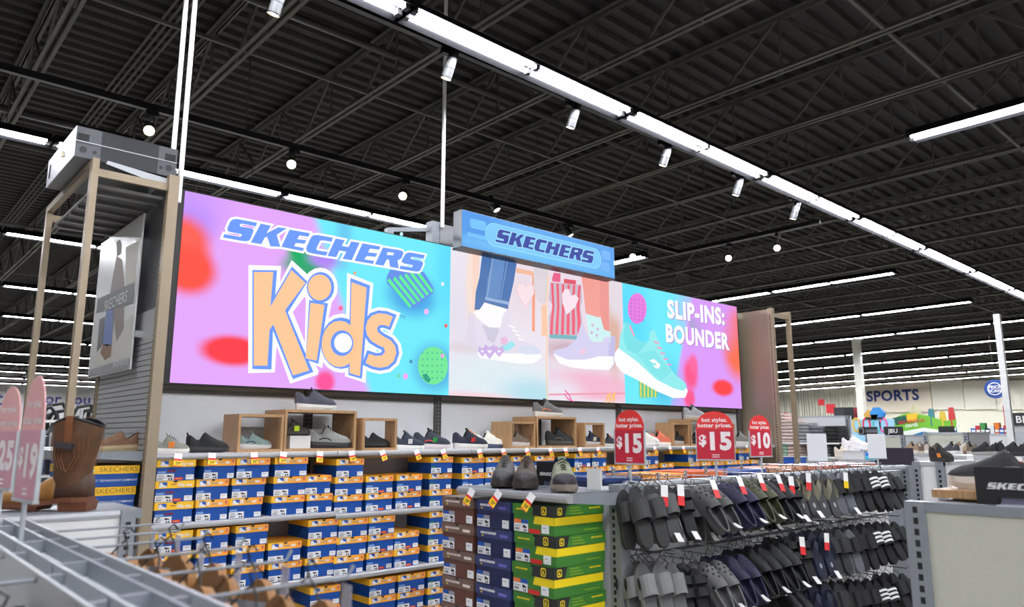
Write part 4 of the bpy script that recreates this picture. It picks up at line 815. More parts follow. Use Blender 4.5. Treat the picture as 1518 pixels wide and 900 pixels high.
MB().box(GX + 0.05, 6.36, 2.2, 2.95, 0, 0.14, GREYMETAL).build('base_deck', t, world=True)
for z in (1.0, 0.66): MB().tube([(GX + 0.1, 2.52, z), (6.35, 2.52, z)], 0.010, CHROME, 6).build('hang_bar', t, world=True)
ec = thing('end_shelf', 'grey end shelf carrying three hiking shoes above stacked boxes', 'shelf', (2.65, 2.8, 1.35))
MB().box(2.48, GX, 2.44, 3.16, 1.325, 1.343, GREYMETAL).build('deck', ec, world=True)
b = MB(); pr = [(2.50, 1.343), (2.475, 1.343), (2.462, 1.335), (2.458, 1.322), (2.464, 1.308), (2.48, 1.302), (2.50, 1.302)]; b.loft([[(p[0], y, p[1]) for p in pr] for y in (2.37, 3.17)], LIPM); b.build('lip', ec, world=True)
b = MB(); b.slab([(2.47, 1.343), (2.47, 1.315), (2.52, 1.30), (2.83, 1.275), (2.83, 1.335)], lambda u, v, w2: (u, 2.378 + w2, v), 0.006, GREYMETAL); b.build('end_bracket', ec, world=True)
es = thing('box_shelf', 'grey lower shelf holding the brown, navy and green boxes', 'shelf', (2.65, 2.88, 0.6))
MB().box(2.46, GX - 0.001, 2.44, 3.36, 0.592, 0.612, GREYMETAL).build('deck', es, world=True); MB().box(2.45, 2.46, 2.44, 3.36, 0.57, 0.612, LIPM).build('lip', es, world=True)
for yy in (2.46, 3.32): MB().box(2.50, GX - 0.001, yy, yy + 0.02, 0, 0.59, GREYMETAL).build('support', es, world=True)
JG, JD, JY = mat('box_green', (60, 122, 44), .45), mat('box_black', (38, 40, 40), .45), mat('box_yellow', (240, 212, 20), .42)
BRN, BRL, NV = mat('box_brown', (98, 62, 52), .5), mat('box_brown_lid', (116, 92, 82), .5, noise=.12, scale=12), mat('box_deep_navy', (26, 36, 78), .45)
NVL = mat('box_navy_lid', (52, 62, 110), .42)
def emblem(b, fn, x, z, s):
    o = rrect(x - s, z - s * 1.1, x + s, z + s * 1.1, s * .5, 3); b.flat(o, fn, JY, [rrect(x - s * .72, z - s * .82, x + s * .72, z + s * .82, s * .4, 3)])
    b.flat([(x - s * .5, z - s * .55), (x - s * .1, z - s * .3), (x + s * .1, z - s * .6), (x + s * .5, z - s * .5), (x + s * .2, z - s * .1), (x + s * .0, z + s * .1), (x + s * .15, z + s * .6), (x - s * .15, z + s * .55), (x - s * .3, z + s * .1)], fn, JY)
def work_box(var):
    t = thing('shoe_box', 'x', 'shoe box'); w, h, d, lh = (0.285 if var == 'green' else 0.265), 0.134, 0.335, 0.05; hw = w / 2
    bm, lm = {'green': (JG, JG), 'brown': (BRN, BRL), 'navy': (NV, NVL)}[var]
    MB().box(-hw + .004, hw - .004, .004, d - .004, 0, h - .004, bm).build('body', t); lid = MB().box(-hw, hw, 0, d, h - lh, h - .001, lm).build('lid', t)
    F = lambda u, v: (u, -.0007, v); FB = lambda u, v: (u, .003, v); SD = lambda u, v: (hw + .0007, u, v); SB_ = lambda u, v: (hw - .003, u, v); lz = h - lh
    b = MB()
    if var == 'green':
        b.flat([(-.005, lz), (hw, lz), (hw, h), (.005, h)], F, JD); emblem(b, lambda u, v: (u, -.0014, v), .075, lz + lh / 2, .017); wordmark(b, lambda u, v: (-.075 + u, -.0014, lz + .024 + v), JY, .085)
        b.flat([(0, lz), (.07, lz), (.085, h), (0, h)], SD, JD); emblem(b, lambda u, v: (hw + .0014, u, v), .034, lz + lh / 2, .015)
        for k in range(3): b.flat([(.10, lz + .008 + k * .013), (.19 - k * .012, lz + .008 + k * .013), (.19 - k * .012, lz + .014 + k * .013), (.10, lz + .014 + k * .013)], lambda u, v: (hw + .0014, u, v), mat('print_olive', (120, 160, 40)))
        wordmark(b, lambda u, v: (hw + .0014, .27 + u, lz + .03 + v), JY, .08); b.build('lid_print', lid)
        b = MB(); b.flat([(.0, .046), (hw - .004, .046), (hw - .004, .082), (.012, .082)], FB, JY); b.flat([(.004, .046), (d - .006, .046), (d - .006, .082), (.004, .082)], SB_, JY)
        b.flat([(.2, .014), (.3, .014), (.3, .020), (.2, .020)], SB_, mat('print_olive', (0, 0, 0))); b.build('yellow_band', t)
    else:
        wordmark(b, lambda u, v: (-.04 + u, -.0014, lz + .026 + v), PAPER if var == 'navy' else LILAC, .12)
        b.flat(rrect(.045, lz + .012, .105, lz + .026, .006), F, mat('print_violet', (110, 104, 190)) if var == 'navy' else LILAC); b.flat([(-.09, lz + .008), (-.08, lz + .008), (-.08, lz + .015), (-.09, lz + .015)], F, JY); b.build('lid_print', lid)
    MB().flat(ell(0, h - .001, .012, .012, 9, math.pi, 2 * math.pi), lambda u, v: (u, -.0016, v), INK).build('finger_notch', lid)
    b = MB(); y = .0028; x0 = -hw + .006
    q2(b, x0, x0 + .1, .004, .042, y, PAPER)
    for k in range(8): q2(b, x0 + .008 + k * .004, x0 + .0105 + k * .004, .010, .022, y - .0004, INK)
    q2(b, x0 + .006, x0 + .05, .028, .032, y - .0004, PALEINK); b.add([(x0 + .062, y - .0004, .022), (x0 + .092, y - .0004, .022), (x0 + .088, y - .0004, .03), (x0 + .066, y - .0004, .038)], [(0, 1, 2, 3)], INK); q2(b, x0 + .07, x0 + .076, .006, .018, y - .0004, INK); q2(b, x0 + .082, x0 + .089, .006, .018, y - .0004, INK)
    b.build('size_label', t)
    b = MB(); q2(b, x0, x0 + .05, .043, .06, y, ORANGE if var == 'green' else PBLUE); b.build('range_sticker', t)
    b = MB(); q2(b, x0 + .052, x0 + .1, .043, .06, y, PBLUE if var == 'green' else PALEINK); b.build('range_sticker', t)
    xe = (.055 if var == 'green' else hw - .062); b = MB(); q2(b, xe, xe + .05, .008, .046, y, PAPER); q2(b, xe + .008, xe + .03, .03, .034, y - .0004, PALEINK); b.build('price_label', t)
    if var == 'green': b = MB(); q2(b, -.03, .045, .003, .022, y, REDS); b.build('red_sticker', t)
    return t
R90 = Matrix.Rotation(-math.pi / 2, 4, 'Z')
for var, yc, dsc in (('green', 2.605, 'green and yellow'), ('navy', 2.90, 'dark navy'), ('brown', 3.185, 'brown')):
    pr_ = work_box(var)
    for k in range(5):
        o = pr_ if k == 0 else copy_tree(pr_)
        place(o, Matrix.Translation((2.473 + random.uniform(0, .012), yc + random.uniform(-.008, .008), 0.613 + .1345 * k)) @ R90 @ Matrix.Rotation(math.radians(random.uniform(-1.2, 1.2)), 4, 'Z'), '%s work-shoe box, %s from the top of its stack on the end display' % (dsc, ORD[4 - k]), 'work-shoe boxes on the end display')
# three hiking shoes facing the aisle, and the placards behind them
for (Y, up, so, toe, lb, lc) in ((2.965, (72, 70, 68), (54, 50, 46), (52, 52, 54), 'charcoal hiking shoe, leftmost of three on the end shelf', (70, 70, 70)), (2.80, (74, 60, 50), (62, 54, 48), (46, 42, 42), 'brown hiking shoe between the charcoal and olive ones', (40, 34, 30)), (2.545, (126, 132, 108), (128, 118, 106), (38, 32, 42), 'olive hiking shoe with black toe, rightmost on the end shelf', (40, 48, 36))):
    shoe(Matrix.Translation((2.615, Y, 1.3435)) @ Matrix.Rotation(math.radians(222 if Y > 2.7 else 230), 4, 'Z'), .30, up, so, lb, lace=lc, toe=toe, hi=1.3, thick=1.3, wk=1.38, bx=.5, name='hiking_shoe', group='hiking shoes on the end shelf', tagc=(40, 80, 180) if 2.7 < Y < 2.9 else None, accent=(226, 140, 60) if Y < 2.7 else None)
def placard(M, w_, h_, label, size, n=8, nm='brand_placard'):
    t = thing(nm, label, 'placard'); t.matrix_basis = M; pm = mat('placard_black', (30, 30, 32), .4)
    MB().slab([(-w_ / 2, 0), (-w_ * .28, 0), (-w_ * .28, h_ * .2), (w_ * .28, h_ * .2), (w_ * .28, 0), (w_ / 2, 0), (w_ / 2, h_), (-w_ / 2, h_)], lambda u, v, q: (u, q, v), .006, pm).build('board', t)
    b = MB(); wordmark(b, lambda u, v: (u, -.0008, h_ * .5 + v), mat('placard_print', (216, 216, 216), .4), size); b.build('wordmark', t)
    MB().box(-w_ * .27, w_ * .27, -.05, .0, 0, .004, mat('acrylic_clear', (190, 196, 210), .15)).build('foot', t); MB().box(-w_ * .27, w_ * .27, .007, .01, 0, h_ * .3, mat('acrylic_grey', (110, 112, 128), .2)).build('rear_clip', t); return t
placard(Matrix.Translation((2.80, 2.80, 1.3435)) @ R90, .24, .125, 'black placard with white wordmark standing between the hiking shoes', .19)
t = thing('white_card', 'blank white card standing right of the olive hiking shoe', 'card', (2.79, 2.50, 1.3435)); MB().box(-.004, .004, -.045, .045, 0, .10, WHITEPANEL).build('sheet', t); MB().box(-.02, .02, -.04, .04, 0, .003, LIGHTMETAL).build('foot', t)
for i, (yy, tl) in enumerate(((3.03, .35), (2.82, .5), (2.585, .45))):
    price_tag(Matrix.Translation((2.455, yy, 1.335)) @ R90 @ Matrix.Rotation(-0.35, 4, 'X') @ Matrix.Rotation(tl, 4, 'Y') @ Matrix.Scale(1.12, 4), 'price tag hanging from the end shelf lip, %s of three' % ['left', 'middle', 'right'][i], 'price tags on the end shelf')
# ---------------------------------------------------------------- hanging footwear
def fb_w(s, L, k=1.0): return interp(HWT, max(0.0, 1 - s / L)) * k * 1.06
SS = [0, .006, .015, .035, .06, .09, .12, .16, .20, .235, .26, .275, .28]
def footbed(b, L, th, m, m2, cx=0.0):
    rings = []
    for s in SS:
        s = s * L / .28; w_ = fb_w(s, L); rings.append([(cx - w_, 0, -s), (cx - w_ * 1.04, -th * .6, -s), (cx - w_ * .97, -th, -s), (cx + w_ * .97, -th, -s), (cx + w_ * 1.04, -th * .6, -s), (cx + w_, 0, -s)])
    b.loft(rings, m)
    b.flat([(fb_w(s * L / .28, L) * .9, -s * L / .28) for s in SS] + [(-fb_w(s * L / .28, L) * .9, -s * L / .28) for s in reversed(SS)], lambda u, v: (cx + u, -th - .001, v), m2)
def band(b, s0, s1, L, th, H, m, cx=0.0, r=.005, n=9, grow_=0.0, ds=0.0):
    w_ = fb_w((s0 + s1) / 2, L) * 1.0 + grow_; rings = []
    for i in range(n):
        a = math.pi * i / (n - 1); x, h = cx - w_ * math.cos(a), th * .4 + (H + grow_) * math.sin(a) ** .7; x2, h2 = cx - (w_ + r) * math.cos(a), th * .4 + (H + grow_ + r) * math.sin(a) ** .7; q = ds * math.sin(a)
        rings.append([(x, -h, -s0 - q), (x, -h, -s1 - q), (x2, -h2, -s1 - q), (x2, -h2, -s0 - q)])
    b.loft(rings, m)
def pair_proto(kind, c, tagm=None, c2=None):
    nm = {'clog': 'clog_pair', 'slide': 'slide_pair', 'flip': 'flip_flop_pair', 'strap': 'sandal_pair', 'stripe': 'slide_pair', 'vent': 'slide_pair'}[kind]
    t = thing(nm, 'x', {'clog': 'clogs', 'slide': 'slides', 'flip': 'flip-flops', 'strap': 'sandals', 'stripe': 'slides', 'vent': 'slides'}[kind]); m = mat('foam_%02x%02x%02x' % c, c, .6); dk = rgb(tuple(int(v * .72) for v in c), .7); m3 = mat('strap_%02x%02x%02x' % (c2 or c), c2 or c, .65); L = .275
    for sx in (-.046, .046):
        b = MB(); footbed(b, L, .024 if kind != 'flip' else .018, m, dk, sx); o = b.build('footbed', t)
        if kind == 'clog':
            rings = []
            for s in (0.0, .008, .025, .05, .08, .11, .14, .155):
                w_ = fb_w(max(s, .004), L) * 1.05; H = interp([(0, .02), (.025, .045), (.08, .062), (.14, .078), (.2, .078)], s); rings.append([(sx - w_ * math.cos(math.pi * i / 10), -.02 - H * math.sin(math.pi * i / 10) ** .7, -s - (.012 * math.sin(math.pi * i / 10) if s > .13 else 0)) for i in range(11)])
            b = MB(); b.loft(rings, m, cap=False, close=False); b.build('vamp', o, smooth=True)
            b = MB()
            for s, an in ((.04, 60), (.04, 100), (.065, 45), (.065, 80), (.065, 115), (.09, 60), (.09, 100), (.112, 80), (.05, 25), (.085, 20), (.05, 150)):
                w_ = fb_w(s, L) * 1.05; H = interp([(0, .02), (.025, .045), (.08, .062), (.14, .078)], s); a = math.radians(an); ct = Vector((sx - w_ * math.cos(a), -.021 - H * math.sin(a) ** .7, -s)); nn = Vector((-math.cos(a), -math.sin(a), .2)).normalized(); b.tube([ct - nn * .001, ct + nn * .0012], .0065, INK, 7)
            b.build('vent_holes', o); b.children if False else None
            b = MB(); P = []
            for i in range(11):
                a = math.pi * i / 10; P.append((sx - .043 * math.cos(a), -.055 + .012 * math.sin(a), -.15 - .135 * math.sin(a)))
            b.tube(P, .0065, m, 6); b.build('heel_strap', o, smooth=True)
            b = MB()
            for i in (0, 10): b.tube([Vector(P[i]) + Vector((-.006 if i == 0 else .006, 0, 0)), Vector(P[i]) + Vector((.0, 0, 0))], .009, INK, 8)
            b.build('rivets', o)
            b = MB(); rings = []
            for s in (.15, .2, .235, .26, .274): w_ = fb_w(s, L); rings.append([(sx - w_, -.022, -s), (sx - w_ * 1.04, -.046, -s)])
            for i in range(4): b.add([rings[i][0], rings[i][1], rings[i + 1][1], rings[i + 1][0]], [(0, 1, 2, 3)], m); b.add([(2 * sx - p[0], p[1], p[2]) for p in (rings[i][0], rings[i][1], rings[i + 1][1], rings[i + 1][0])], [(0, 1, 2, 3)], m)
            b.add([(sx - .02, -.022, -.276), (sx + .02, -.022, -.276), (sx + .02, -.046, -.278), (sx - .02, -.046, -.278)], [(0, 1, 2, 3)], m); b.build('heel_rim', o)
        elif kind in ('slide', 'stripe', 'vent'):
            b = MB(); band(b, .068, .160, L, .024, .056, m3, sx, .006, 9, 0.0, -.012); b.build('strap', o)
            if kind == 'stripe':
                for k in range(3): b = MB(); band(b, .078 + k * .026, .092 + k * .026, L, .024, .056, WHITE, sx, .002, 9, .0068, -.012); b.build('white_stripe', o)
            if kind == 'vent':
                b = MB(); w_ = fb_w(.1, L) + .0075; b.flat(ell(-.095, .04, .03, .011, 12), lambda u, v: (sx - w_, -v, u), INK); b.build('side_vent', o)
        elif kind == 'strap':
            for k in range(2): b = MB(); band(b, .04 + k * .06, .08 + k * .06, L, .024, .052, m3, sx, .006); b.build('strap', o)
        elif kind == 'flip':
            for s2 in (-1, 1):
                w_ = fb_w(.14, L); P = [Vector((sx, -.022, -.045)), Vector((sx + s2 * .012, -.05, -.06)), Vector((sx + s2 * w_ * .75, -.045, -.10)), Vector((sx + s2 * w_, -.014, -.155))]
                b = MB(); rings = []
                for i, p in enumerate(P):
                    wd = (.006, .016, .021, .018)[i]; rings.append([p + Vector((-wd * .5, 0, wd)), p + Vector((wd * .5, 0, -wd)), p + Vector((wd * .5, -.004, -wd)), p + Vector((-wd * .5, -.004, wd))])
                b.loft(rings, m3); b.build('thong_strap', o)
            b = MB(); q = .19; b.flat(ell(0, -.2, .010, .016, 8), lambda u, v: (sx + u, -.0195, v), PALEINK); b.build('heel_print', o)
    b = MB(); b.tube([(0, -.01, .035), (0, -.022, .05), (0, -.01, .062), (0, .006, .052)], .0022, BLACK, 5); b.tube([(-.046, -.02, -.02), (-.02, -.012, .018), (0, -.01, .034), (.02, -.012, .018), (.046, -.02, -.02)], .0022, BLACK, 5); b.build('hanger', t)
    if tagm:
        M = Matrix.Translation((.0, -.105 if kind == 'clog' else -.085, -.05)) @ Matrix.Rotation(.25, 4, 'X') @ Matrix.Rotation(.12, 4, 'Y'); g = MB().obox(M, .04, .0012, .055, TAGW).build('hang_tag', t)
        M2 = M @ Matrix.Translation((0, 0, -.05)); MB().obox(M2, .04, .0012, .045, TAGR if tagm == 'r' else YEL).build('price_band', g)
    if tagm or kind == 'clog':
        c_ = MB().obox(Matrix.Translation((.04, -.05, -.262)) @ Matrix.Rotation(-.5, 4, 'X') @ Matrix.Rotation(.15, 4, 'Y'), .032, .001, .055, TAGW).build('barcode_tag', t)
    return t
PP = {}
def pair(kind, c, P, tilt, label, tagm=None, c2=None, yaw=0.0):
    k = (kind, c, tagm, c2)
    o = copy_tree(PP[k]) if k in PP else pair_proto(*[kind, c, tagm, c2]); PP.setdefault(k, o)
    place(o, Matrix.Translation(P) @ Matrix.Rotation(yaw, 4, 'Z') @ Matrix.Rotation(-math.radians(tilt), 4, 'X'), label, 'footwear pairs hanging on the sandal gondola'); return o
HOOK = None
def hook(P, label):
    global HOOK
    if HOOK is None:
        HOOK = thing('peg_hook', 'x', 'hook'); MB().tube([(0, .23, .05), (0, -.10, .05), (0, -.115, .062)], .003, CHROME, 5).build('rod', HOOK); MB().box(-.012, .012, .226, .231, .035, .075, CHROME).build('back_plate', HOOK); o = HOOK
    else: o = copy_tree(HOOK)
    place(o, Matrix.Translation(P), label, 'peg hooks of the sandal gondola')
GRY, DGY, OLV, NVY, BK, LG = (82, 82, 82), (50, 50, 50), (72, 74, 52), (36, 36, 66), (13, 13, 14), (126, 130, 138)
ROW1 = [('slide', DGY, 934, 728, 22, None, 'charcoal slides beside the corner upright', None), ('slide', GRY, 957, 722, 22, 'r', 'grey slides with white and red tag', None), ('strap', BK, 985, 722, 24, 'r', 'black two-strap sandals', None), ('clog', GRY, 1028, 727, 42, 'r', 'grey clogs', None), ('clog', NVY, 1068, 722, 42, 'r', 'navy clogs', None), ('clog', OLV, 1098, 716, 40, 'r', 'olive clogs', None), ('clog', (30, 31, 34), 1126, 717, 40, 'r', 'charcoal clogs', None), ('strap', BK, 1150, 710, 26, 'r', 'black strap sandals', None), ('flip', (78, 78, 82), 1176, 703, 20, 'r', 'grey flip-flops with tan straps', (150, 142, 122)), ('flip', (84, 84, 88), 1207, 704, 20, None, 'grey flip-flops with olive straps', (120, 118, 100)), ('slide', LG, 1232, 702, 20, 'y', 'pale grey slides with black straps', BK), ('slide', (34, 34, 36), 1258, 700, 20, None, 'black slides', BK), ('stripe', BK, 1284, 699, 24, None, 'black slides with three white stripes', None), ('slide', (44, 45, 45), 1305, 703, 30, None, 'black slides at the end of the row', (20, 21, 21))]
ROW2 = [('vent', (124, 124, 124), 944, 838, 20, None, 'pale grey vented slides', None), ('vent', (124, 124, 124), 969, 838, 20, None, 'light grey vented slides beside the sandals', None), ('strap', BK, 1008, 846, 22, None, 'black two-strap sandals', None), ('clog', (106, 106, 106), 1038, 838, 38, None, 'grey clogs', None), ('clog', NVY, 1072, 828, 38, None, 'navy clogs', None), ('clog', BK, 1104, 818, 38, None, 'black clogs', None), ('clog', (28, 29, 31), 1135, 812, 38, None, 'charcoal clogs', None), ('strap', BK, 1166, 798, 24, 'r', 'black sandals', None), ('flip', (34, 44, 70), 1203, 790, 18, 'r', 'navy flip-flops', (32, 40, 62)), ('slide', (58, 60, 64), 1226, 787, 18, None, 'dark grey slides', (40, 40, 42)), ('slide', LG, 1243, 787, 18, None, 'pale grey slides with black straps', BK), ('slide', (30, 30, 32), 1266, 783, 18, None, 'black slides', BK), ('stripe', BK, 1288, 779, 24, None, 'three-stripe slides', None), ('slide', (42, 42, 44), 1312, 776, 30, None, 'end black slides', (20, 21, 21))]
ROW3 = [('clog', BK, 1150, 880, 36, None, 'black clogs', None), ('flip', (34, 44, 70), 1204, 868, 18, None, 'navy flip-flops', (32, 40, 62)), ('slide', (58, 60, 64), 1224, 866, 18, None, 'dark grey slides', (40, 40, 42)), ('slide', (30, 30, 32), 1246, 866, 18, None, 'black slides', BK), ('slide', (30, 30, 32), 1272, 863, 18, None, 'black slides left of the striped ones', BK), ('stripe', BK, 1297, 862, 24, None, 'three-stripe slides', None), ('slide', (42, 42, 44), 1324, 853, 30, None, 'end black slides', (20, 21, 21))]
for rn, row in (('top', ROW1), ('middle', ROW2), ('bottom', ROW3)):
    for i, (kd, c, px, py, tl, tg_, ds, c2) in enumerate(row):
        P = on_y(px, py, 2.315) + Vector((.075 if i == 0 else .05 if i == 1 else .03, 0, 0)); yw = math.radians(-16 if kd != 'clog' else -6)
        hook((P.x, 2.33, P.z + .005), 'chrome peg hook, %s from the left in the %s row of sandals' % (ORD[i], rn))
        pair(kd, c, (P.x, 2.315, P.z), tl, '%s, front pair on the %s hook, %s row' % (ds, ORD[i], rn), tg_, c2, yw)
        for k in range(1 if rn == 'top' else 2): pair(kd, c, (P.x - .012, 2.375 + .05 * k, P.z), tl * (.5 - .2 * k), '%s, %s pair on the %s hook, %s row' % (ds, ['second', 'rear'][k], ORD[i], rn), None, c2, yw)
# boxes standing on the rear shelf, their lids seen along the gondola top
for i, (x0, x1, c, lb) in enumerate(((2.98, 3.3, (28, 52, 110), 'navy'), (3.34, 3.72, (236, 150, 50), 'amber'), (3.76, 4.14, (222, 104, 50), 'orange'), (4.18, 4.6, (44, 78, 150), 'blue'), (4.64, 5.1, (196, 142, 110), 'tan'), (5.14, 5.62, (190, 120, 96), 'terracotta'), (5.66, 5.98, (160, 96, 80), 'brick red'), (6.0, 6.34, (176, 118, 96), 'clay'))):
    t = thing('box_lid_stack', '%s shoe box lying on the top of the sandal gondola' % lb, 'shoe box', ((x0 + x1) / 2, 2.74, GZ - .0345), 0, 'boxes lying on the gondola top'); hw = (x1 - x0) / 2 - .01
    MB().box(-hw, hw, -.13, .17, 0, .03, rgb(tuple(int(v * .7) for v in c))).build('body', t); MB().box(-hw - .004, hw + .004, -.134, .174, .03, .05 + .004 * (i % 3), rgb(c)).build('lid', t)
# ---------------------------------------------------------------- arched sale signs
SRED, SCARD = mat('sign_red', (222, 52, 48), .45), mat('sign_card_red', (196, 40, 62), .3); SGLARE = mat('sign_red_glare', (236, 176, 176), .25); SGLARE2 = mat('sign_card_glare', (212, 152, 168), .2)  # second pair: sign reds paled, glare painted into the colour
SPRINT = mat('sign_print', (236, 226, 226), .5)
def sale_sign(P, yaw, price, label, stem, w_=.2, h_=.275, glare_tint=False, fr=.62, lines=('hot styles.', 'hotter prices.')):
    t = thing('sale_sign', label, 'sign', P, yaw, 'arched red sale signs'); z0 = stem; hc = h_ * fr; hw = w_ / 2; a, c = (SGLARE, SGLARE2) if glare_tint else (SRED, SCARD)
    top = [(-hw, z0 + hc)] + [(hw * math.cos(math.pi - math.pi * i / 14), z0 + hc + (h_ - hc) * math.sin(math.pi * i / 14) ** .8) for i in range(1, 14)] + [(hw, z0 + hc)]
    MB().slab([(-hw, z0), (hw, z0)] + list(reversed(top)), lambda u, v, q: (u, q, v), .003, a).build('arched_board', t)
    MB().box(-hw + .002, hw - .002, -.002, 0, z0, z0 + hc, c).build('price_card', t)
    MB().box(-hw - .003, hw + .003, -.006, .008, z0 - .008, z0, LIGHTMETAL).build('card_channel', t); MB().box(-hw - .004, -hw, -.004, .006, z0, z0 + hc, LIGHTMETAL).build('channel_side', t); MB().box(hw, hw + .004, -.004, .006, z0, z0 + hc, LIGHTMETAL).build('channel_side', t)
    MB().tube([(0, .002, 0), (0, .002, z0)], .006, LIGHTMETAL, 8).build('stem', t); MB().box(-.03, .03, -.02, .03, 0, .004, LIGHTMETAL).build('foot', t)
    for i, s in enumerate(lines): MB().text(s, lambda u, v: (u, -.0008, z0 + hc + (h_ - hc) * (.42 - .30 * i) + v), SPRINT, w_ * .155, .03, sx=1.0).build('slogan_print', t)
    MB().text(price[1:], lambda u, v: (u + w_ * .1, -.0026, z0 + hc * .34 + v), SPRINT, w_ * .64, .05).build('price_print', t); MB().text('$', lambda u, v: (u - w_ * .34, -.0026, z0 + hc * .48 + v), SPRINT, w_ * .38, .04).build('currency_print', t)
    for i in range(2): MB().box(-w_ * .1, w_ * .1, -.0024, -.0021, z0 + hc * (.13 - .07 * i), z0 + hc * (.16 - .07 * i), SPRINT).build('small_print', t)
    return t
sale_sign((2.955, 2.41, GZ + .008), math.radians(-92), '$15', 'red arched sign priced fifteen dollars, nearest on the rail above the charcoal slides', .092, .19, .262)
sale_sign((3.715, 2.41, GZ + .008), math.radians(-57), '$15', 'red arched sign priced fifteen dollars facing the aisle, middle of the three', .095, .205, .268)
sale_sign((4.205, 2.41, GZ + .008), math.radians(-10), '$10', 'red arched sign priced ten dollars, rightmost and turned away', .105, .19, .245)
for i, (px, yw) in enumerate(((1213, -60), (1302, -62))):
    q = on_y(px, 689, 2.41); t = thing('blank_sign', 'blank white sign on a stem, %s on the sandal gondola rail' % ['left one', 'right one'][i], 'sign', (q.x, 2.41, GZ + .008), math.radians(yw), 'blank signs on the rail')
    MB().box(-.062, .062, -.002, .002, .06, .24, mat('blank_card', (226, 227, 230), .3)).build('card', t); MB().box(-.064, .064, -.004, .004, .054, .062, LIGHTMETAL).build('channel', t); MB().tube([(0, 0, 0), (0, 0, .056)], .006, LIGHTMETAL, 8).build('stem', t); MB().box(-.03, .03, -.02, .02, 0, .004, LIGHTMETAL).build('foot', t)
# ================================================================ left end of the display wall: shelf, shoe and boxes
t = thing('end_shelf', 'grey shelf on the left end panel carrying a brown moccasin', 'shelf', (1.14, 5.2, 1.5)); ZE = 1.515
MB().box(0.97, XL - .021, 4.66, 5.80, ZE - .018, ZE, GREYMETAL).build('deck', t, world=True); MB().box(0.955, 0.97, 4.66, 5.80, ZE - .05, ZE + .004, GREYMETAL).build('lip', t, world=True)
b = MB(); b.slab([(0.97, ZE), (0.97, ZE - .03), (1.339, ZE - .055), (1.339, ZE)], lambda u, v, q: (u, 4.652 + q, v), .008, GREYMETAL); b.build('bracket', t, world=True)
q = on_y(165, 660, 4.80); shoe(Matrix.Translation((q.x + .02, 4.80, ZE + .0005)) @ Matrix.Rotation(math.radians(186), 4, 'Z'), .25, (120, 86, 64), (176, 156, 120), 'brown moccasin shoe on the left end shelf', slip=True, hi=1.2, name='moccasin')
def long_box():
    t = thing('shoe_box', 'x', 'shoe box'); w_, h, d, lh = .2, .118, .33, .046; hw = w_ / 2
    MB().box(-hw + .004, hw - .004, .004, d - .004, 0, h - .004, BLUE).build('body', t); lid = MB().box(-hw, hw, 0, d, h - lh, h - .001, LIDY).build('lid', t)
    b = MB(); f = lambda u, v: (hw + .0008, u, v); b.text('SKECHERS', lambda u, v: f(.22 + u, h - lh + .012 + v), mat('print_ochre', (150, 112, 40)), .038, 0.0, sx=1.15); b.flat([(.0, h - lh), (.07, h - lh), (.07, h), (.0, h)], f, ORANGE); b.text('Slip-ins', lambda u, v: (hw + .0014, .05 + u, h - lh + .012 + v), PAPER, .03, .03); b.build('lid_print', lid)
    MB().text('COMFORT TECHNOLOGY COMPANY', lambda u, v: (hw - .003, .18 + u, .03 + v), PAPER, .0165, .005, .2).build('side_print', t)
    b = MB(); q2(b, -hw + .006, -hw + .09, .004, .04, .003, PAPER); b.build('size_label', t); return t
lb0 = long_box()
tb = thing('box_stand', 'dark shelf under the blue boxes at the left end', 'shelf', (1.14, 5.2, 1.0)); MB().box(0.97, XL - .021, 4.66, 5.8, .945, .965, GREYMETAL).build('deck', tb, world=True); MB().box(0.955, .97, 4.66, 5.8, .92, .97, GREYMETAL).build('lip', tb, world=True)
for col_ in range(3):
    for k in range(4):
        o = lb0 if col_ == 0 and k == 0 else copy_tree(lb0); place(o, Matrix.Translation((0.985 + random.uniform(0, .01) + (.012 if k == 3 else 0), 4.80 + .21 * col_, .9655 + k * .1182)) @ R90, 'yellow-lidded box, %s up in the %s stack on the left end shelf' % (ORD[k], ['front', 'middle', 'back'][col_]), 'boxes on the left end shelf')
# ================================================================ left foreground gondola
LZ = 1.36
lg = thing('sandal_rack', 'grey metal rack with hook rails in the left foreground', 'gondola', (.38, 1.6, 0))
MB().box(.40, .408, .5, 2.70, LZ - .07, LZ, GREYMETAL).build('inner_rail', lg, world=True); MB().box(.444, .452, .5, 2.70, LZ - .07, LZ, LIGHTMETAL).build('outer_rail', lg, world=True); MB().box(.408, .444, .5, 2.70, LZ - .07, LZ - .045, GREYMETAL).build('rail_channel', lg, world=True)
MB().box(.350, .40, .5, 2.70, LZ - .04, LZ - .03, LIGHTMETAL).build('top_trough', lg, world=True)
MB().box(.342, .350, .5, 2.70, LZ - .07, LZ, LIGHTMETAL).build('inner_rail', lg, world=True); MB().box(.306, .342, .5, 2.70, LZ - .07, LZ - .045, GREYMETAL).build('rail_channel', lg, world=True); MB().box(.298, .306, .5, 2.70, LZ - .07, LZ, LIGHTMETAL).build('outer_rail', lg, world=True)
MB().box(.36, .39, .5, 2.70, 0, LZ - .04, PANEL).build('core_panel', lg, world=True)
for yy in (.9, 1.3, 1.7, 2.1, 2.5): MB().box(.341, .409, yy - .006, yy + .006, LZ - .03, LZ - .002, GREYMETAL).build('cross_tie', lg, world=True)
eg = thing('end_rack', 'white-panelled end rack under the brown boot', 'gondola', (.55, 2.85, 0))
MB().box(.02, .73, 2.735, 2.75, 0.1, LZ - .02, WHITEPANEL).build('panel', eg, world=True)
b = MB(); b.box(.728, .772, 2.715, 2.765, 0, LZ, GREYMETAL); slots(b, .75, 2.7145, .4, LZ - .02, .034, .008, .02); b.build('upright', eg, world=True)
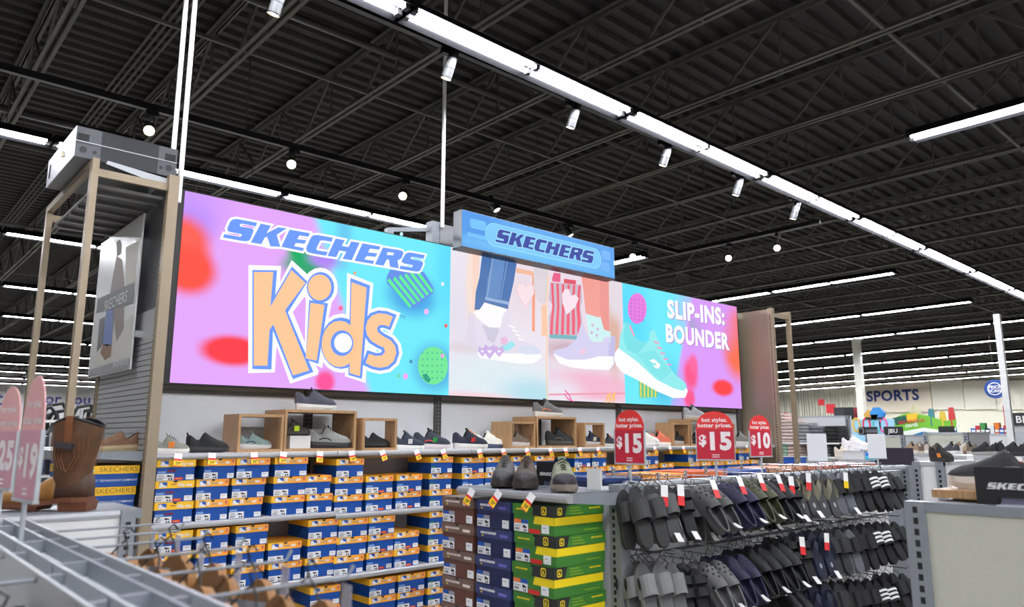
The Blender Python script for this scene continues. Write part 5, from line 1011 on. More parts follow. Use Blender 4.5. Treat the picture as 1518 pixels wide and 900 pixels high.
MB().box(.0, .80, 2.75, 3.08, LZ - .03, LZ, GREYMETAL).build('top_shelf', eg, world=True); MB().tube([(.0, 2.738, LZ - .012), (.728, 2.738, LZ - .012)], .012, LIGHTMETAL, 8).build('front_lip', eg, world=True)
# hooks with hanging sandals
tagp = mat('clear_strip', (186, 184, 196), .2, alpha=.55)
def side_hook(y, s, n, label):
    t = thing('faceout_hook', label, 'hook', (.452 if s > 0 else .298, y, LZ - .012), 0, 'hooks on the left foreground rack'); L = .27
    MB().tube([(0, 0, 0), (s * L, 0, .0), (s * (L + .012), 0, .02)], .0035, GREYMETAL, 6).build('rod', t)
    MB().box(s * L - .001, s * L + .001, -.016, .016, -.10, -.012, tagp).build('price_strip', t); MB().box(min(0, -s * .04), max(0, -s * .04), -.008, .008, -.006, .006, GREYMETAL).build('clip', t); return t
BRWN, FELT = (150, 104, 56), (150, 150, 152)
for i, y in enumerate((2.36, 2.15, 1.97, 1.74, 1.50, 1.25)):
    side_hook(y, 1, 0, 'wire hook with clear price strip, %s from the far end, right side of the rack' % ORD[i])
    if i > 1:
        for k in range(2):
            P = Vector((.452 + .09 + .10 * k, y - .01, LZ - .035)); o = pair('slide' if i % 2 else 'strap', BRWN, P, 14, '%s brown footbed sandals, %s from the far end on the left rack' % (['inner', 'outer'][k], ORD[i]), None, FELT if k == 0 else (96, 98, 104), math.radians(-78 + 12 * k)); o['group'] = 'sandals on the left foreground rack'
for i, y in enumerate((1.95, 1.6, 1.3)):
    side_hook(y, -1, 0, 'wire hook, %s from the far end, left side of the rack' % ORD[i])
    if i: o = pair('strap', BRWN, Vector((.20, y - .01, LZ - .035)), 14, 'brown footbed sandals, %s on the left side of the rack' % ORD[i], None, (60, 60, 62), math.radians(70)); o['group'] = 'sandals on the left foreground rack'
# signs with glare painted into their paler reds
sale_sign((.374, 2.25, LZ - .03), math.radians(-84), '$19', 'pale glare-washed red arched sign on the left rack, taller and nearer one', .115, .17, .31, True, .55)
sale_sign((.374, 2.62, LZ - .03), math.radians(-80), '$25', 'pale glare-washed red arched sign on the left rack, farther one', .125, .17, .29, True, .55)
# ---------------------------------------------------------------- cowboy boot
LEATH = mat('boot_leather', (92, 62, 36), .55, noise=.3, scale=14, bump=.3); LEATH2 = mat('boot_foot_leather', (152, 106, 46), .5, noise=.2, scale=10); HEEL = mat('boot_heel_leather', (74, 50, 34), .5, noise=.2, scale=16); RUB = mat('boot_sole', (112, 66, 42), .6); STITCH = mat('boot_stitch', (118, 72, 36), .6)
bt = thing('cowboy_boot', 'brown leather western boot with tan foot on the left end rack', 'boot', (.535, 2.90, LZ + .001), math.radians(140))
rings = []; N_ = 20
for z, cx, rx, ry in ((.075, -.085, .062, .040), (.10, -.088, .060, .042), (.14, -.088, .062, .047), (.19, -.090, .070, .054), (.24, -.092, .077, .058), (.275, -.093, .080, .060), (.30, -.093, .081, .060)):
    ring = []
    for i in range(N_):
        a = 2 * math.pi * i / N_; dz = -.028 * abs(math.cos(a)) ** 1.5 if z > .29 else (-.012 * abs(math.cos(a)) if z > .27 else 0); ring.append((cx + rx * math.cos(a), ry * math.sin(a), z + dz))
    rings.append(ring)
MB().loft(rings, LEATH, cap=False).build('shaft', bt, True)
MB().loft([[(p[0] * 1 + (p[0] + .093) * -.04, p[1] * .96, p[2] - .004) for p in rings[-1]], [(p[0] + (p[0] + .093) * -.22, p[1] * .8, p[2] - .08) for p in rings[-1]]], BLACK, cap=False).build('lining', bt, True)
MB().tube([Vector(p) for p in rings[-1]], .004, BLACK, 5, closed=True).build('top_binding', bt, True)
def bootfoot(t0, t1, m, zk=1.0, name='foot'):
    b = MB(); rs = []; Lb = .305
    for i in range(15):
        q = t0 + (t1 - t0) * i / 14; w_ = interp(HWT, q) * 1.22; z0 = .042 - .016 * min(1, max(0, (q - .25) / .3)) + .008 * max(0, (q - .85) / .15); H = interp([(0, .075), (.1, .085), (.3, .085), (.42, .078), (.6, .052), (.8, .042), (.92, .034), (1, .006)], q); x = -.155 + q * Lb
        rs.append([(x, -w_ * math.cos(math.pi * k / 10), z0 + H * math.sin(math.pi * k / 10) ** .7) for k in range(11)])
    b.loft(rs, m); return b.build(name, bt, True)
bootfoot(.0, .34, HEEL, name='heel_counter'); bootfoot(.335, 1.0, LEATH2)
b = MB(); rs = []
for i in range(15):
    q = .0 + i / 14; w_ = interp(HWT, max(.01, q)) * 1.32; z1 = .044 - .016 * min(1, max(0, (q - .25) / .3)) + .008 * max(0, (q - .85) / .15); z0 = z1 - .016; x = -.158 + q * .311; rs.append([(x, -w_, z0), (x, -w_, z1), (x, w_, z1), (x, w_, z0)])
b.loft(rs, RUB); b.build('outsole', bt)
b = MB(); b.loft([[(-.157, -.034, 0), (-.157, .034, 0), (-.07, .036, 0), (-.07, -.036, 0)], [(-.162, -.037, .03), (-.162, .037, .03), (-.066, .038, .03), (-.066, -.038, .03)]], RUB); b.build('heel_block', bt)
b = MB(); b.loft([[(.0, -.045, 0.002), (.0, .045, .002), (.13, .035, .008), (.13, -.035, .008)], [(-.01, -.046, .014), (-.01, .046, .014), (.135, .036, .02), (.135, -.036, .02)]], RUB); b.build('forefoot_tread', bt)
for s in (-1, 1):
    b = MB(); rs = []
    for z, r in ((.215, .0575), (.25, .0605), (.285, .063), (.305, .060)): rs.append([(-.105, s * r, z), (-.081, s * r, z), (-.081, s * (r + .003), z), (-.105, s * (r + .003), z)])
    b.loft(rs, STITCH); b.build('pull_strap', bt)
    for k in range(4):
        b = MB(); P = [(-.093 + .011 * k * 1.3, s * (.0575 - k * .0035), .125 + k * .006), (-.093 + .012 * k + .022, s * (.053 - k * .003), .17 + .006 * k), (-.093 + .016 * k + .012, s * (.058 - k * .003), .225 + .006 * k)]; b.tube(P, .0014, STITCH, 4); P2 = [(-.186 - p[0], p[1], p[2]) for p in P]; b2 = MB().tube(P2, .0014, STITCH, 4); b.build('stitching', bt); b2.build('stitching', bt)
MB().obox(Matrix.Translation((-.086, .066, .21)) @ Matrix.Rotation(-.12, 4, 'Y'), .055, .016, .02, mat('security_tag', (52, 54, 58), .4)).build('security_tag', bt)
# ================================================================ right foreground
rg = thing('panelled_gondola', 'cream-panelled gondola end in the right foreground', 'gondola', (2.75, .2, 0)); RX, RZ = 2.72, 1.385
MB().box(RX + .006, RX + .02, -1.2, .985, .1, RZ - .03, CREAMPANEL).build('panel', rg, world=True)
b = MB(); b.box(RX - .004, RX + .05, .975, 1.04, 0, RZ, GREYMETAL); slots(b, RX - .0046, 1.006, .5, RZ - .012, .036, .0075, .021, 'x'); b.build('upright', rg, world=True)
MB().box(RX, RX + .045, -1.2, .975, RZ - .03, RZ, GREYMETAL).build('top_rail', rg, world=True); MB().box(RX + .045, 3.3, -1.2, .96, RZ - .02, RZ, LIGHTMETAL).build('top_deck', rg, world=True); MB().box(3.28, 3.3, -1.2, .96, .1, RZ - .02, PANEL).build('rear_panel', rg, world=True); MB().box(RX, 3.3, -1.2, 1.0, 0, .1, BLACKMATT).build('base', rg, world=True)
t = thing('wooden_plinth', 'oak plinth board under the black shoe at lower right', 'plinth', (2.95, .75, RZ)); MB().box(-.16, .18, -.35, .225, .012, .038, WOOD).build('board', t); MB().box(-.1, .12, -.3, .18, .0005, .012, WOOD).build('foot', t)
shoe(Matrix.Translation((2.93, .81, RZ + .0385)) @ Matrix.Rotation(math.radians(98), 4, 'Z'), .30, (44, 44, 46), (206, 198, 188), 'black slip-on shoe with thick pale sole on the oak plinth', slip=True, thick=1.5, hi=1.05, wk=1.15, lining=(60, 60, 62), accent=(96, 96, 98))
shoe(Matrix.Translation((3.07, .66, RZ + .0385)) @ Matrix.Rotation(math.radians(70), 4, 'Z'), .30, (136, 82, 50), (70, 56, 46), 'brown leather shoe half hidden behind the right placard', slip=True, hi=1.25)
placard(Matrix.Translation((2.772, .69, RZ + .0005)) @ R90, .29, .118, 'black placard with white wordmark at the right edge', .225)
# ================================================================ background, right: shoe tables, clothing shelves and the sports wall
def X_(px, py, X): return on_x(px, py, X)
def board(nm, X, px0, px1, py0, py1, c, label, cat, th=.05, txt=None, tc=(235, 235, 235), size=.6, parts=(), group=None, rough=.5, zbase=None):
    a, e = X_(px0, (py0 + py1) / 2, X), X_(px1, (py0 + py1) / 2, X); z1, z0 = X_((px0 + px1) / 2, py0, X).z, X_((px0 + px1) / 2, py1, X).z; yc, w_ = (a.y + e.y) / 2, abs(a.y - e.y); zb = zbase if zbase is not None else z0
    t = thing(nm, label, cat, (X, yc, zb), math.radians(-90), group); MB().box(-w_ / 2, w_ / 2, 0, th, z0 - zb, z1 - zb, rgb(c, rough)).build('panel', t)
    if txt: h = z1 - z0; V, F = text_mesh(txt, .02, 0, 'CENTER'); L = max(v[0] for v in V) - min(v[0] for v in V); k = min(w_ * .86 / L, h * size / .72); MB().add([(v[0] * k, -.004 * X / 10, (z0 + z1) / 2 - zb - .36 * k + v[1] * k) for v in V], F, rgb(tc)).build('lettering', t)
    return t, yc, w_, z0, z1
def legs(t, X, yc, w_, z0, n=2, d=.04):
    for s in (-1, 1): MB().box(s * w_ * .45 - d / 2, s * w_ * .45 + d / 2, .0, d, -z0 if True else 0, 0, GREYMETAL).build('post', t)
def bg_gondola(X, px0, px1, py0, label, m=WHITEPANEL, depth=.5):
    a, e = X_(px0, py0, X), X_(px1, py0, X); z = a.z * .5 + e.z * .5; yc, w_ = (a.y + e.y) / 2, abs(a.y - e.y); t = thing('store_gondola', label, 'gondola', (X, yc, 0), math.radians(-90), 'gondolas in the background')
    MB().box(-w_ / 2 + .03, w_ / 2 - .03, .01, .03, .1, z - .03, m).build('panel', t); MB().box(-w_ / 2, w_ / 2, 0, depth, z - .03, z, LIGHTMETAL).build('top', t); MB().box(-w_ / 2, w_ / 2, 0, depth, 0, .1, GREYMETAL).build('base', t)
    for s in (-1, 1):
        b = MB(); b.box(s * (w_ / 2 - .03) - .03, s * (w_ / 2 - .03) + .03, -.01, .05, 0, z, GREYMETAL); slots(b, s * (w_ / 2 - .03), -.0106, .6, z - .04, .04, .01, .024); b.build('upright', t)
    MB().box(w_ / 2 - .03, w_ / 2, .05, depth, .1, z - .03, PANEL).build('side_panel', t); MB().box(-w_ / 2, -w_ / 2 + .03, .05, depth, .1, z - .03, PANEL).build('side_panel', t)
    return t, yc, w_, z
bg_gondola(6.9, 1352, 1398, 685, 'white-panelled gondola between the sandals and the right foreground', WHITEPANEL, .8)
bg_gondola(9.5, 1398, 1540, 676, 'grey shoe gondola with price tags below the black shoes', PANEL, 1.2)
bg_gondola(13.0, 1283, 1340, 645, 'white gondola under the black lettered placards', CREAMPANEL, 2.0)
bg_gondola(12.5, 1368, 1434, 641, 'cream gondola panel behind the row of small shoes', CREAMPANEL, 1.0)
bg_gondola(11.0, 1337, 1432, 673, 'low table gondola carrying a row of small shoes', PANEL, .9)
bg_gondola(8.5, 1235, 1297, 682, 'low white table behind the blank signs', WHITEPANEL, 1.2)
bg_gondola(16.0, 1436, 1560, 643, 'long shelf of bright goods at the right edge', PANEL, 2.0)
SHOEC = [((34, 34, 36), (60, 60, 60)), ((150, 124, 100), (214, 204, 190)), ((190, 180, 168), (226, 222, 214)), ((96, 78, 66), (190, 176, 156)), ((60, 62, 70), (220, 218, 214)), ((176, 150, 120), (120, 96, 76)), ((206, 200, 192), (230, 228, 222)), ((110, 96, 84), (200, 190, 176))]
def bg_shoe(px, py, X, L, i, label, yaw=95, **kw):
    p = X_(px, py, X); z = kw.pop('z', p.z); c = kw.pop('c', SHOEC[i % 8]); shoe(Matrix.Translation((X + .15, p.y, z + .001)) @ Matrix.Rotation(math.radians(yaw), 4, 'Z'), L, c[0], c[1], label, group='shoes on the background tables', **kw)
z9 = X_(1470, 676, 9.5).z; z11 = X_(1385, 673, 11).z; z8 = X_(1280, 682, 8.5).z
for i, px in enumerate((1452, 1474, 1494, 1516)): bg_shoe(px, 672, 9.5, .30, 0, 'black shoe, %s from the left on the tagged shelf at right' % ORD[i], 70 + 20 * (i % 2), z=z9, lace=(20, 20, 20) if i % 2 else None, c=((28, 28, 30), (150, 146, 140) if i < 2 else (40, 40, 42)), slip=i % 2 == 0, hi=1.4)
for i, px in enumerate((1438, 1472, 1509)): q = X_(px, 676, 9.48); price_tag(Matrix.Translation((9.478, q.y, z9 - .005)) @ R90 @ Matrix.Scale(1.5, 4), 'price tag under the black shoes, %s from the left' % ORD[i], 'price tags on the right shelf')
for i, px in enumerate((1344, 1355, 1366, 1403, 1413, 1423, 1429)): bg_shoe(px, 668, 11.0, .28, i + 1, 'small display shoe, %s from the left on the far low table' % ORD[i], 60 + 25 * (i % 3), z=z11, lace=(60, 50, 44), hi=1.5)
bg_shoe(1387, 682, 6.9, .22, 3, 'dark boot-like shoe with an orange tag behind the black slip-on', 250, z=X_(1375, 685, 6.9).z, c=((40, 36, 34), (50, 44, 40)), tagc=(240, 140, 50), lace=(30, 30, 30), hi=1.9)
for i, (px, zz, c) in enumerate(((1246, 0, ((226, 214, 196), (236, 228, 214))), (1262, .10, ((232, 230, 228), (240, 238, 236))), (1272, .0, ((214, 212, 210), (236, 236, 236))))):
    if zz: t = thing('shoe_riser', 'white riser lifting the middle white sneaker', 'riser', (8.65, X_(px, 682, 8.5).y, z8)); MB().box(-.1, .1, -.12, .12, .001, zz - .004, WHITEPANEL).build('block', t); MB().box(-.11, .11, -.13, .13, zz - .004, zz, WHITE).build('top_plate', t)
    bg_shoe(px, 680, 8.5, .31, i, 'white sneaker, %s on the table behind the blank signs' % ['leftmost', 'raised one', 'rightmost'][i], 250 + i * 15, z=z8 + zz, c=c, lace=(236, 234, 230), hi=1.4, thick=1.5)
bg_shoe(1288, 684, 8.5, .27, 0, 'bright blue running shoe with orange toe behind the right blank sign', -70, z=z8, c=((40, 120, 210), (60, 190, 220)), toe=(240, 100, 70), lace=(30, 60, 140), hi=1.2)
# clothing shelf
CX = 13.0; t, yc, w_, z = bg_gondola(CX, 1157, 1258, 617, 'pale clothing shelf unit stacked with folded towels', PANEL, .1); zl1, zl2 = X_(1205, 656, CX).z, X_(1205, 676, CX).z
for zl in (zl1, zl2, zl2 - .35): sh_ = MB().box(-w_ / 2 + .03, w_ / 2 - .03, -.42, .0, zl - .025, zl, WHITE).build('shelf', t)
k_ = 0
for (px, n, c, zl, nm) in ((1163, 9, (206, 182, 176), zl1, 'pink'), (1180, 7, (208, 186, 178), zl1, 'rose'), (1197, 6, (146, 148, 152), zl1, 'grey'), (1218, 5, (112, 114, 118), zl1, 'slate'), (1240, 5, (34, 34, 36), zl1, 'black'), (1163, 4, (146, 178, 156), zl2, 'green'), (1182, 4, (202, 176, 168), zl2, 'blush'), (1226, 4, (116, 116, 120), zl2, 'grey'), (1243, 4, (36, 36, 38), zl2, 'black')):
    p = X_(px, 650, CX - .2)
    for i in range(n):
        t2 = thing('folded_towel', '%s folded towel, %s from the bottom, %s shelf' % (nm, ORD[i], 'upper' if zl == zl1 else 'lower'), 'towel', (CX - .2, p.y, zl + .001 + i * .058), math.radians(random.uniform(-3, 3)), 'folded towels on the clothing shelf'); tm = mat('towel_%02x%02x%02x' % c, c, .9, bump=.2, scale=120)
        hh = .052; prf = [(-.15, .004), (-.165, .026), (-.15, .048), (.15, .052), (.16, .002)]; MB().loft([[(q[0], y, q[1]) for q in prf] for y in (-.115, -.105, .105, .115)], tm).build('fold', t2); MB().box(-.158, .15, -.112, .112, .024, .027, tm).build('middle_layer', t2)
t = thing('storage_bin', 'blue plastic bin below the green towels', 'bin', (CX - 2.6, X_(1174, 688, CX - 2.6).y, 0)); zz = X_(1174, 678, CX - 2.6).z; MB().loft([[(-.16, -.11, .2), (.16, -.11, .2), (.16, .11, .2), (-.16, .11, .2)], [(-.18, -.13, zz), (.18, -.13, zz), (.18, .13, zz), (-.18, .13, zz)]], rgb((36, 92, 190), .35)).build('tub', t); MB().box(-.19, .19, -.14, .14, zz - .02, zz, rgb((30, 84, 180), .35)).build('rim', t); MB().box(-.14, .14, -.1, .1, 0, .2, GREYMETAL).build('stand', t)
# black placards and header displays
for (px0, px1, py0, py1, s, X, lb) in ((1273, 1300, 633, 645, None, 13.0, 'black placard with a pale ring mark on the white gondola'), (1310, 1338, 632.5, 645, 'JBU', 13.0, 'black placard with white letters on the white gondola'), (1391, 1414, 632, 641, None, 12.6, 'plain black placard on the cream gondola')):
    t, yc, w_, z0, z1 = board('shelf_placard', X, px0, px1, py0, py1, (34, 34, 36), lb, 'placard', .03, s, (226, 226, 226), .5, group='black placards on the gondolas')
    if px0 == 1273:
        for rr, x in ((.06, -.12),): MB().slab(ell(x, (z1 - z0) / 2, rr, rr, 16), lambda u, v, q: (u, -.004 - q, v), .003, PALEINK, None, [ell(x, (z1 - z0) / 2, rr * .8, rr * .8, 16)]).build('ring_mark', t)
        for k in range(2): MB().box(-.03, .17, -.006, -.001, (z1 - z0) * (.36 + .2 * k), (z1 - z0) * (.44 + .2 * k), PALEINK).build('print_line', t)
    MB().box(-w_ * .3, w_ * .3, .0, .12, -.004, .01, LIGHTMETAL).build('foot', t)
t, yc, w_, z0, z1 = board('dark_board', 8.6, 1300, 1352, 664, 689, (42, 38, 52), 'dark violet board behind the end of the sandal gondola', 'board', .05); MB().box(-w_ * .4, w_ * .4, 0, .2, -z0, .0, GREYMETAL).build('stand', t)
# cardboard holiday header
HX = 18.0; t, yc, w_, z0, z1 = board('header_display', HX, 1336, 1418, 632, 664, (60, 140, 205), 'bright green, yellow and blue display header behind the placards', 'display', .08, zbase=0.0); MB().box(-w_ * .4, w_ * .4, .02, .3, 0, z0, WHITEPANEL).build('plinth', t)
def hp(name, pts, c, ly, txt=None, size=.3):
    P = [(-(X_(px, py, HX).y - yc), X_(px, py, HX).z) for px, py in pts]; MB().slab(P, lambda u, v, q: (u, -.002 - .012 * ly - q, v), .01, rgb(c)).build(name, t)
hp('green_wave', [(1330, 618), (1345, 612), (1375, 616), (1400, 624), (1418, 622), (1418, 634), (1398, 640), (1370, 634), (1336, 645), (1324, 626)], (122, 190, 50), 1); hp('white_wave', [(1338, 640), (1370, 634), (1398, 638), (1418, 634), (1418, 638), (1396, 643), (1368, 640), (1338, 650)], (236, 236, 226), 2); hp('yellow_wave', [(1338, 658), (1360, 655), (1384, 660), (1384, 664), (1338, 664)], (240, 180, 50), 2); hp('dark_badge', [(1324, 620), (1344, 616), (1346, 626), (1330, 630)], (30, 90, 70), 3); hp('yellow_badge', [(1345, 614), (1362, 613), (1360, 624), (1346, 626)], (245, 190, 40), 3)
p0, p1 = X_(1334, 628, HX), X_(1372, 624, HX)
for s, a, e, zz, c in (('BEST SOLUTION', (1334, 629), (1372, 625), 1.0, (200, 40, 50)), ('CENTER', (1344, 634), (1363, 632), .9, (240, 240, 230))):
    V, F = text_mesh(s, .03, 0, 'LEFT'); L = max(v[0] for v in V); A, E = X_(*a, HX), X_(*e, HX); k = (A.y - E.y) / L; MB().add([(-(A.y - yc) + v[0] * k, -.07, A.z + v[1] * k * 1.25 + (E.z - A.z) * v[0] / L) for v in V], F, rgb(c)).build('lettering', t)
for i, (px, py, c, lb) in enumerate(((1356, 608, (196, 190, 150), 'tan sculpted topper on the bright header'), (1380, 614, (60, 130, 140), 'teal topper right of the tan one'), (1397, 618, (220, 190, 60), 'yellow character-free card topper at the header edge'), (1410, 612, (206, 60, 60), 'red upright banner on the bright header'))):
    p = X_(px, py, HX); lb = lb.replace('character-free card', 'card'); tt = thing('display_topper', lb, 'display topper', (HX + .02, p.y, X_(px, 632 if i else 628, HX).z), 0, 'toppers on the bright header'); h = X_(px, py - 8, HX).z - tt.location.z; MB().loft([[(.05 * math.cos(a * 1.047), (.16 if i == 0 else .07) * math.sin(a * 1.047), 0) for a in range(6)], [(.05 * math.cos(a * 1.047), (.13 if i == 0 else .07) * math.sin(a * 1.047), h * .6) for a in range(6)], [(.03 * math.cos(a * 1.047), .05 * math.sin(a * 1.047), h) for a in range(6)]], rgb(c)).build('topper', tt); MB().box(-.04, .04, -.12, .12, -.02, .02, rgb((230, 230, 220))).build('base', tt)
# pale blue sandal display
t, yc, w_, z0, z1 = board('sandal_display', 17.0, 1256, 1326, 622, 660, (150, 200, 226), 'pale blue display board with pictures of flip-flops', 'display', .06, zbase=0.0); MB().box(-w_ * .4, w_ * .4, .02, .3, 0, z0, WHITEPANEL).build('plinth', t)
for i, (px, c) in enumerate(((1270, (226, 180, 60)), (1285, (226, 60, 90)), (1300, (90, 190, 190)), (1310, (230, 90, 160)))):
    p = X_(px, 630, 17.0); b = MB(); b.slab(ell(-(p.y - yc), p.z, .09, .17, 14), lambda u, v, q: (u, -.004 - q, v), .02, rgb(c), None, [ell(-(p.y - yc), p.z, .06, .13, 12)]); b.build('flip_flop_cutout', t)
for i, (px, py, c) in enumerate(((1292, 610, (196, 150, 60)), (1301, 606, (40, 130, 200)))):
    p = X_(px, 622, 17.0); tt = thing('display_topper', ['brown and yellow topper by the column', 'blue beach topper by the column'][i], 'display topper', (17.03, p.y, p.z), 0, 'toppers on the pale blue display'); h = X_(px, py - 2, 17).z - p.z; MB().loft([[(.05, -.1, 0), (.05, .1, 0), (-.05, .1, 0), (-.05, -.1, 0)], [(.05, -.16, h * .5), (.05, .16, h * .5), (-.05, .16, h * .5), (-.05, -.16, h * .5)], [(.03, -.06, h), (.03, .08, h), (-.03, .08, h), (-.03, -.06, h)]], rgb(c)).build('shape', tt); MB().box(-.06, .06, -.12, .12, 0, .05, rgb((40, 40, 44))).build('foot', tt)
# goods along the right edge
for i in range(12):
    px = 1440 + i * 7; p = X_(px, 643, 16.0); c = [(40, 90, 190), (200, 50, 60), (60, 140, 70), (30, 40, 90), (226, 226, 230), (230, 120, 40)][i % 6]; tt = thing('goods_box', '%s packet, %s from the left on the long far shelf' % (['blue', 'red', 'green', 'navy', 'white', 'orange'][i % 6], ORD[i]), 'packet', (16.2, p.y, p.z + .001), 0, 'packets on the long far shelf'); MB().box(-.06, .06, -.045, .045, 0, .10 + .05 * (i % 3), rgb(c)).build('carton', tt); MB().box(-.061, -.06, -.03, .03, .03, .07, PAPER).build('front_print', tt)
t, yc, w_, z0, z1 = board('hanging_sign', 15.5, 1499, 1530, 612, 631, (36, 36, 38), 'black sign with white letters at the right edge', 'sign', .06, 'BL', (226, 226, 226), .55); MB().box(-w_ * .4, w_ * .4, .02, .05, -z0, 0, LIGHTMETAL).build('stand', t)
t, yc, w_, z0, z1 = board('sale_banner', 14.5, 1488, 1497, 601, 634, (206, 40, 60), 'narrow red upright banner beside the slim white pole', 'banner', .03); MB().tube([(0, .015, -z0), (0, .015, 0)], .02, LIGHTMETAL, 6).build('stand', t)
p = X_(1498, 640, 14.0); pt_ = thing('slim_pole', 'slim white pole rising past the round blue sign', 'pole', (14.0, p.y, 0)); MB().box(-.045, .045, -.045, .045, 0, X_(1478, 466, 14.0).z, WHITE).build('shaft', pt_); MB().box(-.08, .08, -.08, .08, 0, .05, WHITE).build('foot', pt_)
p = X_(1474.5, 576.5, 24.0); r = X_(1474.5, 562.5, 24).z - p.z; t = thing('price_scan_sign', 'round blue hanging price scan sign at far right', 'sign', (24.0, p.y, p.z), math.radians(-90)); MB().tube([(0, 0, 0), (0, .06, 0)], r, rgb((28, 66, 140)), 32).build('disc', t)
b = MB(); b.slab(ell(0, 0, r * .68, r * .68, 32), lambda u, v, q: (u, -.004 - q, v), .006, PAPER, None, [ell(0, 0, r * .6, r * .6, 32)]); b.build('white_ring', t)
for s, zz in (('PRICE', .04), ('SCAN', -.36)): V, F = text_mesh(s, .03, 0, 'CENTER'); MB().add([(v[0] * r * .42, -.012, zz * r + v[1] * r * .44) for v in V], F, PAPER).build('lettering', t)
MB().tube([(0, .03, r), (0, .03, 5.6 - p.z)], .008, DARKPIPE, 5).build('hanging_rod', t)
# sports wall lettering and panels
t, yc, w_, z0, z1 = board('wall_sign', 48.7, 1283, 1380, 566, 611, (230, 218, 196), 'pale wood sign board with navy sports lettering on the far wall', 'sign', .15)
A, E = X_(1285.5, 595, 48.7), X_(1363, 590.5, 48.7); V, F = text_mesh('SPORTS', .035, 0, 'LEFT'); L = max(v[0] for v in V); k = (A.y - E.y) / L; hcap = X_(1285, 580, 48.7).z - A.z
MB().add([(-(A.y - yc) + v[0] * k, -.03, A.z - t.location.z + v[1] * hcap / .72) for v in V], F, rgb((34, 52, 118))).build('lettering', t)
for i, (a, e) in enumerate(((1381, 1428), (1429, 1475), (1476, 1530))): board('wall_panel', 48.75, a, e, 564, 607, (240, 236, 218), 'cream wall panel, %s to the right of the sports sign' % ORD[i], 'wall panel', .1, group='cream panels on the sports wall')
# fishing rods
rodm = [rgb((50, 48, 46)), rgb((96, 90, 80)), rgb((150, 60, 60)), rgb((60, 80, 140))]
rs_ = thing('rod_rack', 'long rack holding the upright fishing rods', 'rack', (38.3, X_(1215, 622, 38).y, 0)); zr = X_(1215, 620, 38).z; MB().box(-.3, .3, -3.2, 3.2, 0, .3, GREYMETAL).build('base', rs_); MB().box(-.05, .05, -3.2, 3.2, zr - .5, zr - .3, GREYMETAL).build('rail', rs_); MB().box(.1, .14, -3.2, 3.2, .3, zr - .3, WHITEPANEL).build('panel', rs_); MB().box(-1.15, .1, -3.2, 3.2, zr - .63, zr - .6005, GREYMETAL).build('rod_shelf', rs_); MB().box(-1.15, -1.1, -3.2, 3.2, 0, zr - .63, WHITEPANEL).build('front_panel', rs_)
for i in range(30):
    px = 1156 + i * 3.8 + random.uniform(-1, 1)
    if 1266 < px < 1283: px -= 14
    XR_ = 37.3 + .25 * (i % 3); p = X_(px, 620, XR_); h = random.uniform(1.2, 2.2); t = thing('fishing_rod', 'upright fishing rod, %s' % ('%s from the left in the rack' % ORD[i] if i < 28 else ['second last on the right of the rack', 'last on the right of the rack'][i - 28]), 'fishing rod', (XR_, p.y, zr - .6), 0, 'fishing rods in the rack')
    MB().tube([(0, 0, .25), (0, random.uniform(-.06, .06), .6 + h)], [.018, .006], rodm[i % 2], 5).build('blank', t); MB().tube([(0, 0, 0), (0, 0, .3)], .03, rodm[0], 6).build('handle', t); MB().tube([(-.05, -.04, .33), (-.05, .04, .33)], .07, rodm[i % 4], 8).build('reel', t)
for i, (px, py, s) in enumerate(((1217, 592, .3), (1231, 599, .45), (1236, 604, .3), (1165, 612, .25))):
    XK = 36.2 + .2 * i; p = X_(px, py, XK); t = thing('hang_card', 'red card hanging among the fishing rods, %s from the top' % ORD[i], 'card', (XK, p.y, p.z), 0, 'red cards among the rods'); MB().box(-.01, .01, -s / 2, s / 2, -s, 0, rgb((206, 44, 54))).build('sheet', t); MB().tube([(0, 0, 0), (0, 0, 5.6 - p.z)], .006, DARKPIPE, 4).build('string', t)
for i, (px, c) in enumerate(((1245, (52, 52, 56)), (1258, (40, 40, 44)), (1269, (150, 50, 60)))):
    XC = 29.6 + .45 * i; p = X_(px, 622, XC); h = X_(px, 604, XC).z; t = thing('folded_chair', '%s folded camp chair standing left of the column' % ['grey', 'black', 'red'][i], 'folded chair', (XC, p.y, 0), math.radians(8 * (i - 1)), 'folded chairs by the column'); MB().box(-.05, .05, -.2, .2, h - .6, h, rgb(c)).build('fabric', t)
    for s in (-1, 1): MB().tube([(0, s * .18, 0), (0, s * .2, h)], .02, BLACK, 6).build('leg', t)
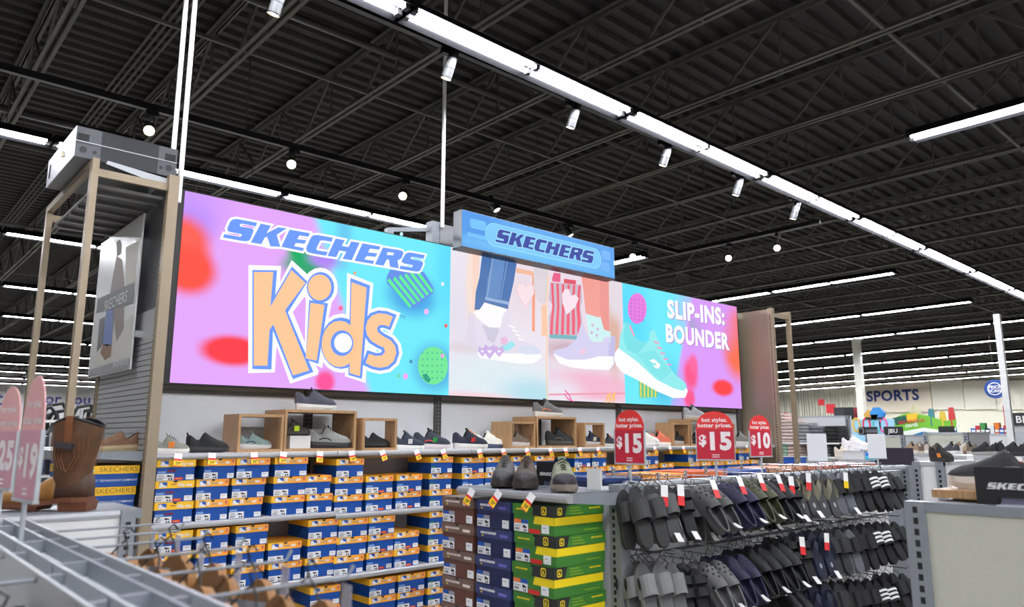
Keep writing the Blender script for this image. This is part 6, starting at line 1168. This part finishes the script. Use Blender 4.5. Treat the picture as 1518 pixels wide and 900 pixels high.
# ================================================================ background, left
t = thing('wall_lettering', 'large violet serif lettering on the far left wall', 'lettering', (6.9, YFAR - .02, 2.9)); VIO = rgb((88, 82, 160))
for s, a, e in (('for you', (59, 598), (133, 601)), ('t', (-8, 600), (4, 600))):
    A, E = on_y(*a, YFAR - .02), on_y(*e, YFAR - .02); V, F = text_mesh(s, .02, 0, 'LEFT'); L = max(v[0] for v in V); k = (E.x - A.x) / L; MB().add([(A.x - 6.9 + v[0] * k, -.01, A.z - 2.9 + v[1] * k * 1.0) for v in V], F, VIO).build('letters', t)
for i, (px, py, hh) in enumerate(((66, 608, .16), (82, 602, .2), (88, 612, .16), (122, 604, .2), (130, 610, .2), (143, 601, .16), (72, 616, .14), (110, 620, .14))):
    p = on_y(px, py, 9.6 + .15 * i); t = thing('folded_stroller', 'folded stroller with black looped handle, %s in the left background' % ORD[i], 'stroller', (p.x, p.y, 0), math.radians(-20 + 9 * i), 'folded strollers in the left background'); z = p.z
    MB().tube([(-.10, 0, z - hh * 1.6), (-.11, -.02, z - hh * .6), (-.07, -.05, z), (.07, -.05, z + .03), (.13, -.02, z - hh * .4), (.06, 0, z - hh * 1.6)], .022, BLACK, 7).build('handle', t, True)
    for s in (-1, 1): MB().tube([(s * .08, 0, z - hh * 1.5), (s * .12, .05, .12)], .014, CHROME, 6).build('frame_tube', t)
    MB().box(-.1, .1, .0, .06, .4, z - hh * 1.8, rgb((40, 42, 52))).build('seat_fabric', t)
    for s in (-1, 1): MB().tube([(s * .13, -.03, .1), (s * .13, .03, .1)], .1, BLACK, 10).build('wheel', t)
lr = thing('stroller_rack', 'white wire shelf rack behind the brown boot', 'rack', (2.0, 8.2, 0)); a = on_y(55, 660, 8.2); e = on_y(80, 660, 8.2)
for z in (1.25, 1.5, 1.75): MB().box(a.x - 1.2 - 2.0, a.x + .35 - 2.0, -.2, .3, z - .02, z, WHITE).build('shelf', lr)
for x in (a.x - 1.15, a.x + .3):
    for yy in (-.18, .28): MB().tube([(x - 2.0, yy, 0), (x - 2.0, yy, 1.85)], .015, LIGHTMETAL, 6).build('post', lr)
for i in range(5):
    tt = thing('goods_box', 'navy and orange carton, %s on the wire rack behind the boot' % ORD[i], 'carton', (a.x + .2 - .24 * i, 8.1, 1.251), 0, 'cartons on the wire rack'); MB().box(-.1, .1, 0, .2, 0, .14, rgb((36, 44, 84))).build('carton', tt); MB().box(-.101, .101, -.001, .2, .14, .2, rgb((226, 150, 60))).build('lid', tt)
